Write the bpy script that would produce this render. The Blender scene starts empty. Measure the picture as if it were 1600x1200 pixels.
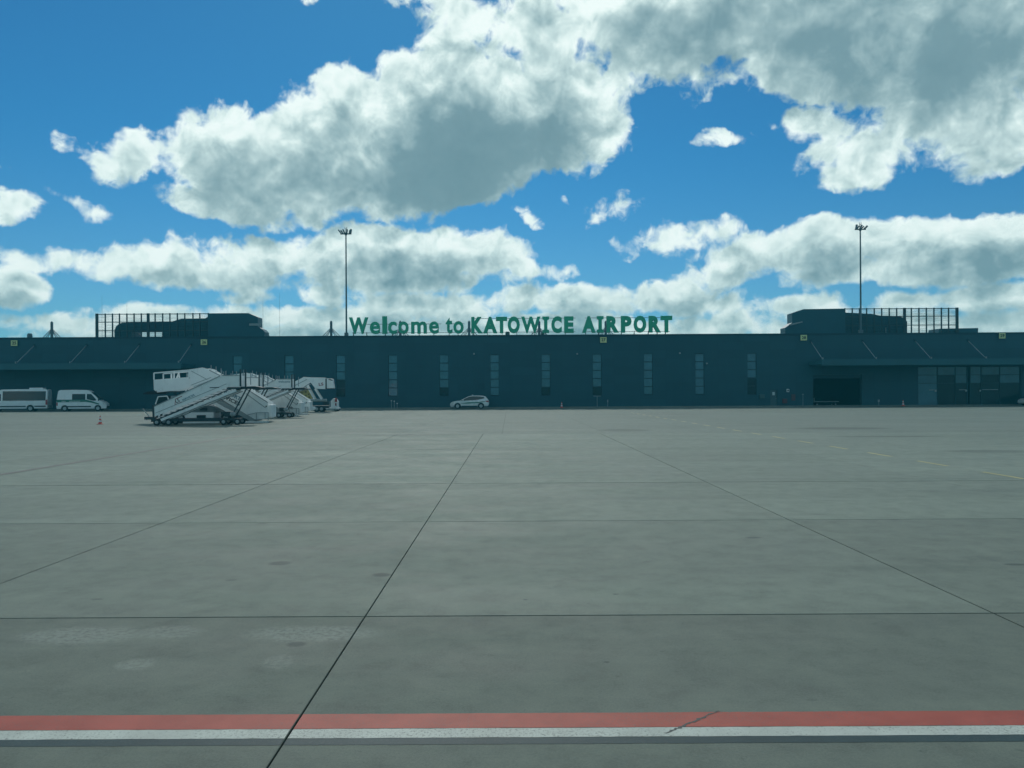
import bpy, bmesh, math, random
from mathutils import Vector, Matrix

random.seed(7)
R = math.radians
scene = bpy.context.scene
COL = scene.collection

# ------------------------------------------------------------------ camera
CAM_H = 2.0                      # eye height of a passenger in an apron bus
FPX = 1200.0                     # focal length in pixels of the 1600 x 1200 photograph
cam_data = bpy.data.cameras.new('camera')
cam_data.sensor_width = 36.0
cam_data.lens = 36.0 * FPX / 1600.0
cam_data.shift_x = 3.0 / 1600.0
cam_data.shift_y = 13.0 / 1600.0
cam_data.clip_start = 0.05
cam_data.clip_end = 6000.0
cam = bpy.data.objects.new('camera', cam_data)
COL.objects.link(cam)
cam.location = (0.0, 0.0, CAM_H)
cam.rotation_euler = (R(90.0), R(0.30), 0.0)
scene.camera = cam

# ------------------------------------------------------------------ light
SUN_EL, SUN_AZ = 41.0, -7.0      # ahead of the camera, above the terminal roof
EXPOSURE = 0.0
sun_data = bpy.data.lights.new('sun', 'SUN')
sun_data.energy = 2.2
sun_data.angle = R(0.6)
sun_data.color = (1.0, 0.97, 0.90)
sun = bpy.data.objects.new('sun', sun_data)
COL.objects.link(sun)
_sd = Vector((math.sin(R(SUN_AZ)) * math.cos(R(SUN_EL)), math.cos(R(SUN_AZ)) * math.cos(R(SUN_EL)), math.sin(R(SUN_EL))))
sun.rotation_euler = (-_sd).to_track_quat('-Z', 'Y').to_euler()
sun.location = (0, 0, 60)

scene.view_settings.view_transform = 'Standard'
scene.view_settings.look = 'None'
scene.view_settings.exposure = EXPOSURE
scene.view_settings.gamma = 1.0
scene.view_settings.use_curve_mapping = False
scene.render.engine = 'CYCLES'
scene.cycles.max_bounces = 6
scene.cycles.use_adaptive_sampling = True
scene.cycles.adaptive_threshold = 0.02
scene.cycles.adaptive_min_samples = 24
scene.cycles.transparent_max_bounces = 16
scene.cycles.caustics_reflective = False
scene.cycles.caustics_refractive = False


# ------------------------------------------------------------------ node helpers
class NT:
    """Short hand for building a node tree."""
    def __init__(self, tree):
        self.t = tree
    def n(self, typ, **kw):
        nd = self.t.nodes.new(typ)
        for k, v in kw.items():
            setattr(nd, k, v)
        return nd
    def link(self, a, b):
        self.t.links.new(a, b)
    def put(self, sock, v):
        if isinstance(v, bpy.types.NodeSocket):
            self.t.links.new(v, sock)
        elif v is not None:
            sock.default_value = v
    def math(self, op, a, b=None, c=None, clamp=False):
        nd = self.n('ShaderNodeMath', operation=op, use_clamp=clamp)
        for i, v in enumerate((a, b, c)):
            if v is not None:
                self.put(nd.inputs[i], v)
        return nd.outputs[0]
    def vmath(self, op, a, b=None, out=0, scale=None):
        nd = self.n('ShaderNodeVectorMath', operation=op)
        self.put(nd.inputs[0], a)
        if b is not None:
            self.put(nd.inputs[1], b)
        if scale is not None:
            self.put(nd.inputs['Scale'], scale)
        return nd.outputs[out]
    def noise(self, vec, scale, detail=4, rough=0.5, dist=0.0, out='Fac', typ='FBM', lac=2.0):
        nd = self.n('ShaderNodeTexNoise')
        nd.noise_type = typ
        self.put(nd.inputs['Vector'], vec)
        nd.inputs['Scale'].default_value = scale
        nd.inputs['Detail'].default_value = detail
        nd.inputs['Roughness'].default_value = rough
        nd.inputs['Lacunarity'].default_value = lac
        nd.inputs['Distortion'].default_value = dist
        return nd.outputs[out]
    def step(self, v, lo, hi, a=0.0, b=1.0, smooth=True):
        nd = self.n('ShaderNodeMapRange')
        nd.interpolation_type = 'SMOOTHSTEP' if smooth else 'LINEAR'
        nd.clamp = True
        self.put(nd.inputs['Value'], v)
        for k, x in (('From Min', lo), ('From Max', hi), ('To Min', a), ('To Max', b)):
            self.put(nd.inputs[k], x)
        return nd.outputs['Result']
    def mix(self, f, a, b, blend='MIX'):
        nd = self.n('ShaderNodeMix', data_type='RGBA', blend_type=blend)
        self.put(nd.inputs[0], f)
        self.put(nd.inputs[6], a if isinstance(a, bpy.types.NodeSocket) else (*a[:3], 1.0))
        self.put(nd.inputs[7], b if isinstance(b, bpy.types.NodeSocket) else (*b[:3], 1.0))
        return nd.outputs[2]
    def ramp(self, f, stops, interp='LINEAR'):
        nd = self.n('ShaderNodeValToRGB')
        cr = nd.color_ramp
        cr.interpolation = interp
        while len(cr.elements) < len(stops):
            cr.elements.new(0.5)
        for e, (p, c) in zip(cr.elements, stops):
            e.position = p
            e.color = (*c[:3], 1.0)
        self.put(nd.inputs[0], f)
        return nd.outputs[0]
    def xyz(self, x=0.0, y=0.0, z=0.0):
        nd = self.n('ShaderNodeCombineXYZ')
        for i, v in enumerate((x, y, z)):
            self.put(nd.inputs[i], v)
        return nd.outputs[0]
    def sep(self, v):
        nd = self.n('ShaderNodeSeparateXYZ')
        self.put(nd.inputs[0], v)
        return nd.outputs


# ------------------------------------------------------------------ sky: Nishita air with cumulus
# each cloud lobe: bearing and height in the sky, half width, half height, tilt (degrees), how dense
def lobe(x, y, rx, ry, rot=0.0, dense=1.0):
    az = math.degrees(math.atan((x - 797.0) / FPX))
    el = math.degrees(math.atan((613.0 - y) / FPX * math.cos(R(az))))
    k = math.cos(R(az)) ** 1.5
    return (az, el, math.degrees(rx / FPX) * k, math.degrees(ry / FPX) * k, rot, dense)

LOBES = [lobe(*a) for a in (
    # the long cumulus left of the middle
    (135, 224, 54, 28, -14), (192, 248, 56, 46, 0), (225, 218, 34, 22, 0),
    (362, 226, 92, 66, 8), (330, 318, 75, 22, -8), (430, 285, 150, 66, -4), (480, 215, 120, 72, 0),
    (560, 170, 92, 62, 22), (620, 240, 190, 92, 6), (660, 140, 100, 72, 25, 0.8), (720, 80, 84, 66, 0, 0.55),
    (720, 205, 190, 112, 12, 1.25), (850, 185, 140, 92, 18, 1.2), (930, 205, 80, 66, 48, 0.8), (960, 130, 50, 60, 0, 0.5),
    (420, 328, 90, 20, 0), (590, 300, 150, 34, 6), (760, 275, 110, 40, 14),
    # the dark sheet overhead and its white skirts
    (800, 30, 150, 62, 0, 0.5), (930, 66, 130, 62, -8, 0.45), (1060, 72, 130, 46, 0, 0.6), (1180, 104, 88, 34, 8, 0.7), (1150, -10, 320, 90, 0, 1.2),
    (1350, 50, 220, 105, 0, 1.3), (1520, 30, 260, 120, 6, 1.2), (1250, 0, 280, 90, 0, 1.2), (1260, 140, 56, 24, 0), (540, -8, 76, 14, 0), (640, -30, 120, 36, 0),
    (1560, 180, 180, 84, 10, 0.6), (1440, 205, 150, 52, 6, 0.6), (1310, 205, 74, 46, -6, 0.8), (1350, 258, 50, 34, 0), (1490, 268, 46, 11, 8),
    (1580, 235, 70, 34, 0), (1260, 195, 26, 24, 0),
    # scraps in the blue
    (1136, 233, 36, 9, 0), (1160, 228, 17, 11, 0), (930, 333, 24, 16, 30), (978, 326, 27, 18, 0), (830, 343, 18, 10, -30), (870, 328, 9, 7, 0),
    (150, 322, 36, 17, 0), (105, 312, 26, 11, 0), (14, 323, 40, 20, 0), (5, 259, 34, 6, 0), (490, 6, 26, 15, 0), (1480, 232, 30, 9, 0),
    # second row
    (240, 395, 110, 34, 5), (150, 408, 76, 25, 0), (330, 420, 130, 34, -6), (420, 395, 110, 32, 0), (560, 395, 130, 44, 4), (660, 395, 120, 46, 0),
    (610, 434, 170, 27, 0), (760, 400, 70, 36, -8), (810, 430, 76, 18, 0), (40, 404, 36, 15, -12), (20, 445, 52, 34, 0), (390, 461, 62, 11, 0),
    (530, 458, 76, 18, 0), (1045, 378, 94, 32, 4), (1110, 365, 46, 24, 0), (1190, 402, 100, 38, 0), (1290, 390, 130, 42, 4), (1360, 380, 100, 32, 0),
    (1500, 400, 170, 54, 4), (1430, 430, 260, 26, 0), (1590, 380, 110, 34, 0), (1150, 436, 60, 20, 0),
    # low bank above the roofs
    (90, 500, 150, 22, 0), (280, 488, 140, 22, 0), (430, 490, 76, 22, 0), (560, 498, 150, 20, 0), (700, 478, 160, 26, 0), (860, 470, 150, 24, 0),
    (1010, 466, 130, 24, 6), (1100, 478, 100, 21, 0), (1240, 488, 100, 22, 0), (1430, 478, 130, 17, 4), (1560, 470, 150, 25, 0), (300, 522, 330, 20, 0), (900, 516, 420, 26, 0), (1400, 514, 330, 24, 0), (800, 548, 1000, 22, 0),
)]


def cloud_group(name, lobes):
    """Depth of cloud along a direction: lobes, domain warp and billowing edge noise."""
    g = bpy.data.node_groups.new(name, 'ShaderNodeTree')
    g.interface.new_socket('Vector', in_out='INPUT', socket_type='NodeSocketVector')
    g.interface.new_socket('Depth', in_out='OUTPUT', socket_type='NodeSocketFloat')
    b = NT(g)
    gi = b.n('NodeGroupInput')
    go = b.n('NodeGroupOutput')
    D = b.vmath('NORMALIZE', gi.outputs[0])
    s = b.sep(D)
    el = b.math('ARCSINE', s[2])
    # how coarse the billows are: finer and flatter towards the horizon
    amp = b.step(el, 0.03, 0.36, 0.30, 1.0, smooth=False)
    if lobes:
        az = b.math('ARCTAN2', s[0], s[1])
        P = b.xyz(az, el, 0.0)
        w1 = b.noise(D, 8.0, 2, 0.55, out='Color')
        w1 = b.vmath('SUBTRACT', w1, (0.5, 0.5, 0.5))
        w1 = b.vmath('SCALE', w1, scale=b.math('MULTIPLY', amp, 0.075))
        w2 = b.noise(D, 30.0, 3, 0.6, out='Color')
        w2 = b.vmath('SUBTRACT', w2, (0.5, 0.5, 0.5))
        w2 = b.vmath('SCALE', w2, scale=b.math('MULTIPLY', amp, 0.040))
        P = b.vmath('ADD', b.vmath('ADD', P, w1), w2)
        P = b.vmath('ADD', b.vmath('MULTIPLY', P, (1.0, 1.0, 0.0)), (0.0, 0.0, 1.0))
        field = None
        for az0, el0, ra, re, rot, dense in lobes:
            c, sn = math.cos(R(rot)), math.sin(R(rot))
            a0, e0, ra, re = R(az0), R(el0), R(ra), R(re)
            k = 0.5 * min(ra, re) * dense
            Q = P
            if field is not None:
                # a vanishing dependence on the lobes before keeps the shader's evaluation in order
                nd = b.n('ShaderNodeVectorMath', operation='MULTIPLY_ADD')
                b.link(field, nd.inputs[0])
                nd.inputs[1].default_value = (1e-7, 1e-7, 0.0)
                b.link(P, nd.inputs[2])
                Q = nd.outputs[0]
            dx = b.vmath('DOT_PRODUCT', Q, (c / ra, sn / ra, -(c * a0 + sn * e0) / ra), out='Value')
            dy = b.vmath('DOT_PRODUCT', Q, (-sn / re, c / re, -(-sn * a0 + c * e0) / re), out='Value')
            r2 = b.math('MULTIPLY_ADD', dy, dy, b.math('MULTIPLY', dx, dx))
            v = b.math('MULTIPLY_ADD', r2, -k, k)
            field = v if field is None else b.math('SMOOTH_MAX', field, v, 0.006)
        field = b.math('MAXIMUM', field, -0.12)
    # the same kind of cumulus all round, growing in from the edge of the part laid out above
    gen = b.noise(b.vmath('MULTIPLY', D, (1.0, 1.0, 1.7)), 2.6, 3, 0.5)
    gen = b.math('MULTIPLY', b.math('SUBTRACT', gen, 0.49), 0.40)
    if lobes:
        m = b.math('MAXIMUM', b.step(b.math('ABSOLUTE', az), 0.60, 0.76), b.step(el, 0.49, 0.62))
        gen = b.math('ADD', gen, b.math('MULTIPLY', b.math('SUBTRACT', m, 1.0), 0.22))
        field = b.math('MAXIMUM', field, gen)
    else:
        field = gen
    # billowing edge
    n1 = b.noise(D, 15.0, 8, 0.53, 0.35)
    n1 = b.math('MULTIPLY', b.math('SUBTRACT', n1, 0.5), b.math('MULTIPLY', amp, 0.070))
    n2 = b.noise(D, 46.0, 6, 0.54, 0.6)
    n2 = b.math('MULTIPLY', b.math('SUBTRACT', n2, 0.5), b.math('MULTIPLY', amp, 0.030))
    field = b.math('ADD', field, b.math('ADD', n1, n2))
    b.link(field, go.inputs['Depth'])
    return g


SKY_STRENGTH = 0.10
SPLIT_EL = 12.3                  # sectors only spare the renderer the lobes of other parts of the sky


def cloudy_background(b, D, el, blue, name, lobes):
    grp = cloud_group(name, lobes)
    g0 = b.n('ShaderNodeGroup'); g0.node_tree = grp
    b.link(D, g0.inputs[0])
    d0 = g0.outputs['Depth']
    # the same field a little way towards the sun tells how much cloud the light crosses
    amp = b.step(el, 0.03, 0.36, 0.36, 1.0, smooth=False)
    g1 = b.n('ShaderNodeGroup'); g1.node_tree = grp
    b.link(b.vmath('ADD', D, b.xyz(b.math('MULTIPLY', amp, -0.006), 0.0, b.math('MULTIPLY', amp, 0.042))), g1.inputs[0])
    d1 = g1.outputs['Depth']
    cover = b.step(d0, -0.002, b.math('MULTIPLY', amp, 0.011))
    q0 = b.math('DIVIDE', b.math('MAXIMUM', d0, 0.0), amp)
    q1 = b.math('DIVIDE', b.math('MAXIMUM', d1, 0.0), amp)
    thick = b.math('ADD', b.math('MULTIPLY', q0, 0.30), b.math('MULTIPLY', q1, 0.70))
    # small billows catch the light on the side towards the sun
    r0 = b.noise(D, 24.0, 4, 0.5, 0.4)
    r1 = b.noise(b.vmath('ADD', D, (-0.003, 0.0, 0.014)), 24.0, 4, 0.5, 0.4)
    thick = b.math('ADD', thick, b.math('MULTIPLY', b.math('SUBTRACT', r1, r0), b.math('MULTIPLY', b.step(el, 0.08, 0.30, 0.45, 1.0), b.step(thick, 0.012, 0.05, 0.070, 0.012))))
    t = b.step(thick, 0.0, b.step(el, 0.05, 0.28, 0.046, 0.074), smooth=False)
    k = 1.0 / SKY_STRENGTH
    col = b.ramp(t, [(0.0, (0.90, 1.02, 1.00)), (0.10, (0.80, 0.95, 0.93)), (0.22, (0.60, 0.77, 0.77)), (0.40, (0.36, 0.52, 0.55)),
                     (0.60, (0.195, 0.335, 0.385)), (1.0, (0.150, 0.280, 0.330))])
    # towards the horizon the clouds sink into pale air
    low = b.step(el, 0.0, 0.15, 0.40, 0.0)
    col = b.mix(low, col, (0.40, 0.58, 0.58))
    col = b.vmath('SCALE', col, scale=k)
    bg = b.n('ShaderNodeBackground')
    bg.inputs['Strength'].default_value = SKY_STRENGTH
    b.link(b.mix(cover, blue, col), bg.inputs['Color'])
    return bg.outputs[0]


def build_world():
    w = bpy.data.worlds.new('World')
    scene.world = w
    w.use_nodes = True
    w.cycles.sampling_method = 'MANUAL'
    w.cycles.sample_map_resolution = 256
    w.node_tree.nodes.clear()
    b = NT(w.node_tree)
    out = b.n('ShaderNodeOutputWorld')
    sky = b.n('ShaderNodeTexSky', sky_type='NISHITA')
    sky.sun_disc = False
    sky.sun_elevation = R(SUN_EL)
    sky.sun_rotation = R(SUN_AZ)
    sky.altitude = 300.0
    sky.air_density = 1.0
    sky.dust_density = 0.2
    sky.ozone_density = 3.0
    D = b.n('ShaderNodeTexCoord').outputs['Generated']
    s = b.sep(D)
    el = b.math('ARCSINE', s[2])
    # paler and a touch warmer air low down
    air = b.mix(b.step(el, 0.05, 0.32), (0.275, 0.565, 0.70), (0.150, 0.540, 0.715))
    blue = b.mix(1.0, sky.outputs[0], air, 'MULTIPLY')
    az = b.math('ARCTAN2', s[0], s[1])

    def near(side, top):
        keep = []
        for l in LOBES:
            a, e, ra, re, rot, _ = l
            ext = math.hypot(ra * math.sin(R(rot)), re * math.cos(R(rot)))
            exa = math.hypot(ra * math.cos(R(rot)), re * math.sin(R(rot)))
            if (e + ext + 4.5 < SPLIT_EL) if top else (e - ext - 4.5 > SPLIT_EL):
                continue
            if (a + exa + 4.5 < 0) if side > 0 else (a - exa - 4.5 > 0):
                continue
            keep.append(l)
        return keep

    def pick(f, a, c):
        m = b.n('ShaderNodeMixShader')
        b.put(m.inputs[0], f); b.link(a, m.inputs[1]); b.link(c, m.inputs[2])
        return m.outputs[0]
    right = b.math('GREATER_THAN', az, 0.0)
    top = b.math('GREATER_THAN', el, R(SPLIT_EL))
    q = {}
    for si, sn in ((-1, 'left'), (1, 'right')):
        for tp, tn in ((False, 'low'), (True, 'high')):
            q[(si, tp)] = cloudy_background(b, D, el, blue, 'cumulus_%s_%s' % (tn, sn), near(si, tp))
    high = pick(right, q[(-1, True)], q[(1, True)])
    low = pick(right, q[(-1, False)], q[(1, False)])
    ahead = pick(top, low, high)
    # beyond that part of the sky the same kind of cumulus goes on
    rest = cloudy_background(b, D, el, blue, 'cumulus_all_round', None)
    beyond = b.math('MAXIMUM', b.step(b.math('ABSOLUTE', az), 0.76, 0.80), b.step(el, 0.62, 0.66))
    b.link(pick(beyond, ahead, rest), out.inputs[0])

build_world()


# ------------------------------------------------------------------ mesh helpers
ROLL = math.tan(R(0.30))


def gx(px, Y):
    """World x of photograph column px at distance Y."""
    return (px - 797.0) / FPX * Y


def gz(py, Y, px=800.0):
    """World height of photograph row py at distance Y."""
    return CAM_H + (613.0 - py - ROLL * (px - 797.0)) / FPX * Y


class MB:
    """Collects primitives into one mesh."""
    def __init__(self):
        self.v, self.f = [], []
    def add(self, vs, fs):
        o = len(self.v)
        self.v += [tuple(p) for p in vs]
        self.f += [tuple(i + o for i in f) for f in fs]
        return self
    def box(self, x0, x1, y0, y1, z0, z1):
        vs = [(x, y, z) for z in (z0, z1) for y in (y0, y1) for x in (x0, x1)]
        return self.add(vs, [(0, 2, 3, 1), (4, 5, 7, 6), (0, 1, 5, 4), (2, 6, 7, 3), (0, 4, 6, 2), (1, 3, 7, 5)])
    def prism(self, poly, y0, y1):
        """Polygon given in (x, z), extruded from y0 to y1."""
        n = len(poly)
        vs = [(x, y0, z) for x, z in poly] + [(x, y1, z) for x, z in poly]
        fs = [tuple(range(n)), tuple(range(2 * n - 1, n - 1, -1))]
        fs += [(i, i + n, (i + 1) % n + n, (i + 1) % n) for i in range(n)]
        return self.add(vs, fs)
    def bar(self, p, q, w, d=None):
        """Square bar from p to q, w wide and d deep."""
        d = d or w
        p, q = Vector(p), Vector(q)
        t = (q - p).normalized()
        ref = Vector((0, 1, 0)) if abs(t.y) < 0.9 else Vector((1, 0, 0))
        a = t.cross(ref).normalized() * (w / 2)
        c = t.cross(a).normalized() * (d / 2)
        vs = [e + s1 * a + s2 * c for e in (p, q) for s1, s2 in ((-1, -1), (1, -1), (1, 1), (-1, 1))]
        return self.add(vs, [(0, 1, 2, 3), (7, 6, 5, 4), (0, 4, 5, 1), (1, 5, 6, 2), (2, 6, 7, 3), (3, 7, 4, 0)])
    def tube(self, p, q, r, r2=None, n=10, caps=True):
        r2 = r if r2 is None else r2
        p, q = Vector(p), Vector(q)
        t = (q - p).normalized()
        ref = Vector((0, 0, 1)) if abs(t.z) < 0.9 else Vector((1, 0, 0))
        a = t.cross(ref).normalized()
        c = t.cross(a).normalized()
        vs = []
        for e, rr in ((p, r), (q, r2)):
            for i in range(n):
                an = 2 * math.pi * i / n
                vs.append(e + (a * math.cos(an) + c * math.sin(an)) * rr)
        fs = [(i, (i + 1) % n, (i + 1) % n + n, i + n) for i in range(n)]
        if caps:
            fs += [tuple(range(n - 1, -1, -1)), tuple(range(n, 2 * n))]
        return self.add(vs, fs)
    def lathe(self, c, prof, n=16, axis='z'):
        """Profile [(radius, height)] turned round an axis through c."""
        vs, fs = [], []
        for r, h in prof:
            for i in range(n):
                an = 2 * math.pi * i / n
                u, w = r * math.cos(an), r * math.sin(an)
                if axis == 'z':
                    vs.append((c[0] + u, c[1] + w, c[2] + h))
                else:
                    vs.append((c[0] + u, c[1] + h, c[2] + w))
        m = len(prof)
        for j in range(m - 1):
            for i in range(n):
                k = (i + 1) % n
                fs.append((j * n + i, j * n + k, (j + 1) * n + k, (j + 1) * n + i))
        fs += [tuple(range(n - 1, -1, -1)), tuple(range((m - 1) * n, m * n))]
        return self.add(vs, fs)
    def mesh(self, name):
        me = bpy.data.meshes.new(name)
        me.from_pydata(self.v, [], self.f)
        bm = bmesh.new()
        bm.from_mesh(me)
        big = [f for f in bm.faces if len(f.verts) > 4]
        if big:
            bmesh.ops.triangulate(bm, faces=big)
        bmesh.ops.recalc_face_normals(bm, faces=bm.faces)
        bm.to_mesh(me)
        bm.free()
        return me
    def build(self, name, mat, parent=None, loc=None, smooth=None, bevel=0.0):
        me = self.mesh(name)
        me.materials.append(mat)
        return put(name, me, parent, loc, smooth, bevel)


def put(name, me, parent=None, loc=None, smooth=None, bevel=0.0):
    o = bpy.data.objects.new(name, me)
    COL.objects.link(o)
    if parent is not None:
        o.parent = parent
    if loc is not None:
        o.location = loc
    if smooth:
        me.polygons.foreach_set('use_smooth', [True] * len(me.polygons))
        me.set_sharp_from_angle(angle=R(smooth))
    if bevel:
        m = o.modifiers.new('edges', 'BEVEL')
        m.width = bevel
        m.segments = 2
        m.limit_method = 'ANGLE'
        m.angle_limit = R(25)
    return o


def tag(o, label, category, group=None):
    o['label'] = label
    o['category'] = category
    if group:
        o['group'] = group
    return o


def thing(name, label, category, loc, group=None, rz=0.0):
    o = bpy.data.objects.new(name, None)
    COL.objects.link(o)
    o.empty_display_size = 0.3
    o.location = loc
    o.rotation_euler = (0, 0, rz)
    return tag(o, label, category, group)


def structure(o, kind='structure', label=None):
    o['kind'] = kind
    if label:
        o['label'] = label
    return o


def letters(txt, size, thick=0.0, extrude=0.004, spacing=1.0):
    """Mesh of a word in the x-z plane, facing -y, its lower left corner at the origin; returns mesh, width."""
    cu = bpy.data.curves.new('text', 'FONT')
    cu.body = txt
    cu.size = size
    cu.offset = thick
    cu.extrude = extrude
    cu.space_character = spacing
    cu.resolution_u = 4
    ob = bpy.data.objects.new('text', cu)
    COL.objects.link(ob)
    dg = bpy.context.evaluated_depsgraph_get()
    me = bpy.data.meshes.new_from_object(ob.evaluated_get(dg))
    bpy.data.objects.remove(ob)
    bpy.data.curves.remove(cu)
    me.transform(Matrix.Rotation(R(90), 4, 'X'))
    xs = [v.co.x for v in me.vertices]
    zs = [v.co.z for v in me.vertices]
    me.transform(Matrix.Translation((-min(xs), 0, -min(zs))))
    return me, max(xs) - min(xs), max(zs) - min(zs)


def word(txt, mat, parent, x, y, z, width, height, slope=0.0, thick=0.0, name='lettering'):
    """Lettering stretched to width x height, standing at x, z on the plane y, running up by slope (radians)."""
    me, w, h = letters(txt, 1.0, thick)
    me.transform(Matrix.Diagonal((width / w, 1, height / h, 1)))
    me.transform(Matrix.Rotation(-slope, 4, 'Y'))
    me.materials.clear()
    me.materials.append(mat)
    return put(name, me, parent, (x, y, z))


# ------------------------------------------------------------------ materials
MATS = {}


def mat(name, col, rough=0.5, metal=0.0, vary=0.0, scale=3.0, spec=0.5, bump=0.0, stretch=(1, 1, 1), coat=0.0, dirt=None, emit=0.0):
    """Principled material with a little procedural unevenness in colour, gloss and relief."""
    if name in MATS:
        return MATS[name]
    m = bpy.data.materials.new(name)
    m.use_nodes = True
    nt = m.node_tree
    nt.nodes.clear()
    b = NT(nt)
    out = b.n('ShaderNodeOutputMaterial')
    p = b.n('ShaderNodeBsdfPrincipled')
    b.link(p.outputs[0], out.inputs[0])
    p.inputs['Roughness'].default_value = rough
    p.inputs['Metallic'].default_value = metal
    p.inputs['Specular IOR Level'].default_value = spec
    p.inputs['Coat Weight'].default_value = coat
    p.inputs['Base Color'].default_value = (*col, 1)
    if vary or bump or dirt:
        pos = b.n('ShaderNodeNewGeometry').outputs['Position']
        v = b.vmath('MULTIPLY', pos, stretch)
        n = b.noise(v, scale, 6, 0.6)
        c = b.mix(b.step(n, 0.3, 0.7, smooth=False), tuple(x * (1 - vary) for x in col), tuple(min(1, x * (1 + vary)) for x in col))
        if dirt:
            n2 = b.noise(b.vmath('MULTIPLY', pos, (1.0, 1.0, 0.35)), scale * 1.7, 8, 0.68)
            c = b.mix(b.step(n2, 0.52, 0.78, 0.0, dirt[1]), c, dirt[0])
        b.link(c, p.inputs['Base Color'])
        b.link(b.step(n, 0.25, 0.75, max(0.02, rough - 0.08), min(1, rough + 0.08)), p.inputs['Roughness'])
        if bump:
            bp = b.n('ShaderNodeBump')
            bp.inputs['Strength'].default_value = bump
            bp.inputs['Distance'].default_value = 0.02
            b.link(b.noise(v, scale * 4, 5, 0.6), bp.inputs['Height'])
            b.link(bp.outputs[0], p.inputs['Normal'])
    if emit:
        p.inputs['Emission Color'].default_value = (*col, 1)
        p.inputs['Emission Strength'].default_value = emit
    MATS[name] = m
    return m


CLAD = mat('facade_cladding', (0.014, 0.088, 0.124), 0.45, 0.0, 0.12, 0.35, 0.35)
TRIM = mat('dark_trim', (0.010, 0.050, 0.075), 0.5, 0.0, 0.1, 1.0, 0.3)
SOFFIT = mat('canopy_fascia', (0.030, 0.110, 0.140), 0.55, 0.0, 0.10, 0.5, 0.3)
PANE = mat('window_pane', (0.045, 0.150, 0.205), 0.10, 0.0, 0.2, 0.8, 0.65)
PANE_D = mat('dark_pane', (0.006, 0.030, 0.040), 0.12, 0.0, 0.2, 0.8, 0.30)
STEEL = mat('galvanised_steel', (0.30, 0.34, 0.36), 0.45, 0.6, 0.15, 6.0)
STEEL_D = mat('painted_steel_dark', (0.020, 0.050, 0.062), 0.5, 0.0, 0.2, 5.0, 0.4)
MASTM = mat('mast_grey', (0.10, 0.16, 0.19), 0.5, 0.0, 0.1, 3.0, 0.4)
ROOFM = mat('roof_membrane', (0.06, 0.08, 0.085), 0.8, 0.0, 0.2, 0.6)
WHITE = mat('white_panel_paint', (0.84, 0.88, 0.87), 0.42, 0.0, 0.05, 1.2, 0.5, dirt=((0.36, 0.40, 0.39), 0.5))
WHITE_V = mat('white_vehicle_paint', (0.78, 0.83, 0.83), 0.28, 0.0, 0.03, 1.0, 0.5, coat=0.4, dirt=((0.42, 0.45, 0.44), 0.25))
SILVER = mat('silver_vehicle_paint', (0.68, 0.73, 0.73), 0.28, 0.2, 0.03, 1.0, 0.5, coat=0.6)
GREY_P = mat('grey_panel_paint', (0.30, 0.36, 0.37), 0.5, 0.0, 0.12, 1.5, 0.4, dirt=((0.16, 0.18, 0.18), 0.5))
GLASS_V = mat('vehicle_glass', (0.008, 0.028, 0.036), 0.08, 0.0, 0.0, 1.0, 0.45)
RUBBER = mat('tyre_rubber', (0.016, 0.032, 0.038), 0.8, 0.0, 0.2, 8.0, 0.3)
PLASTIC = mat('black_plastic', (0.014, 0.034, 0.042), 0.6, 0.0, 0.1, 5.0, 0.35)
RIM = mat('alloy_rim', (0.40, 0.45, 0.47), 0.35, 0.5, 0.1, 6.0)
GREEN = mat('green_stripe', (0.010, 0.150, 0.105), 0.35, 0.0, 0.05, 2.0)
GREEN_L = mat('green_sign_face', (0.040, 0.450, 0.265), 0.42, 0.0, 0.06, 0.8, 0.4)
GREEN_E = mat('green_sign_return', (0.012, 0.150, 0.100), 0.5, 0.0, 0.06, 0.8, 0.4)
REDLAMP = mat('red_lamp_lens', (0.35, 0.05, 0.06), 0.25)
AMBER = mat('clear_lamp_lens', (0.60, 0.64, 0.62), 0.15)
YELLOW = mat('gate_sign_yellow', (0.66, 0.72, 0.34), 0.5, 0.0, 0.05, 3.0)
YELLOW_P = mat('yellow_machine_paint', (0.42, 0.36, 0.12), 0.5, 0.0, 0.15, 4.0, dirt=((0.16, 0.15, 0.08), 0.6))
INK = mat('black_lettering', (0.012, 0.030, 0.036), 0.5)
INK_T = mat('teal_lettering', (0.05, 0.20, 0.27), 0.5)
INK_R = mat('red_lettering', (0.28, 0.05, 0.07), 0.5)
RED_C = mat('cone_red', (0.62, 0.09, 0.07), 0.5, 0.0, 0.1, 6.0)
WHITE_C = mat('cone_white', (0.74, 0.76, 0.76), 0.45)
RED_B = mat('fire_cabinet_red', (0.10, 0.035, 0.05), 0.5, 0.0, 0.1, 4.0)


def screen_material():
    """Fine perforated sheet: much sky comes through the holes."""
    m = bpy.data.materials.new('perforated_screen')
    m.use_nodes = True
    m.node_tree.nodes.clear()
    b = NT(m.node_tree)
    out = b.n('ShaderNodeOutputMaterial')
    p = b.n('ShaderNodeBsdfPrincipled')
    p.inputs['Base Color'].default_value = (0.03, 0.09, 0.12, 1)
    p.inputs['Roughness'].default_value = 0.5
    t = b.n('ShaderNodeBsdfTransparent')
    mx = b.n('ShaderNodeMixShader')
    pos = b.n('ShaderNodeNewGeometry').outputs['Position']
    n = b.noise(b.vmath('MULTIPLY', pos, (0.6, 0.6, 9.0)), 1.0, 2, 0.5)
    b.link(b.step(n, 0.35, 0.65, 0.05, 0.16), mx.inputs[0])
    b.link(t.outputs[0], mx.inputs[1]); b.link(p.outputs[0], mx.inputs[2])
    b.link(mx.outputs[0], out.inputs[0])
    return m

SCREEN = screen_material()


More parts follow.
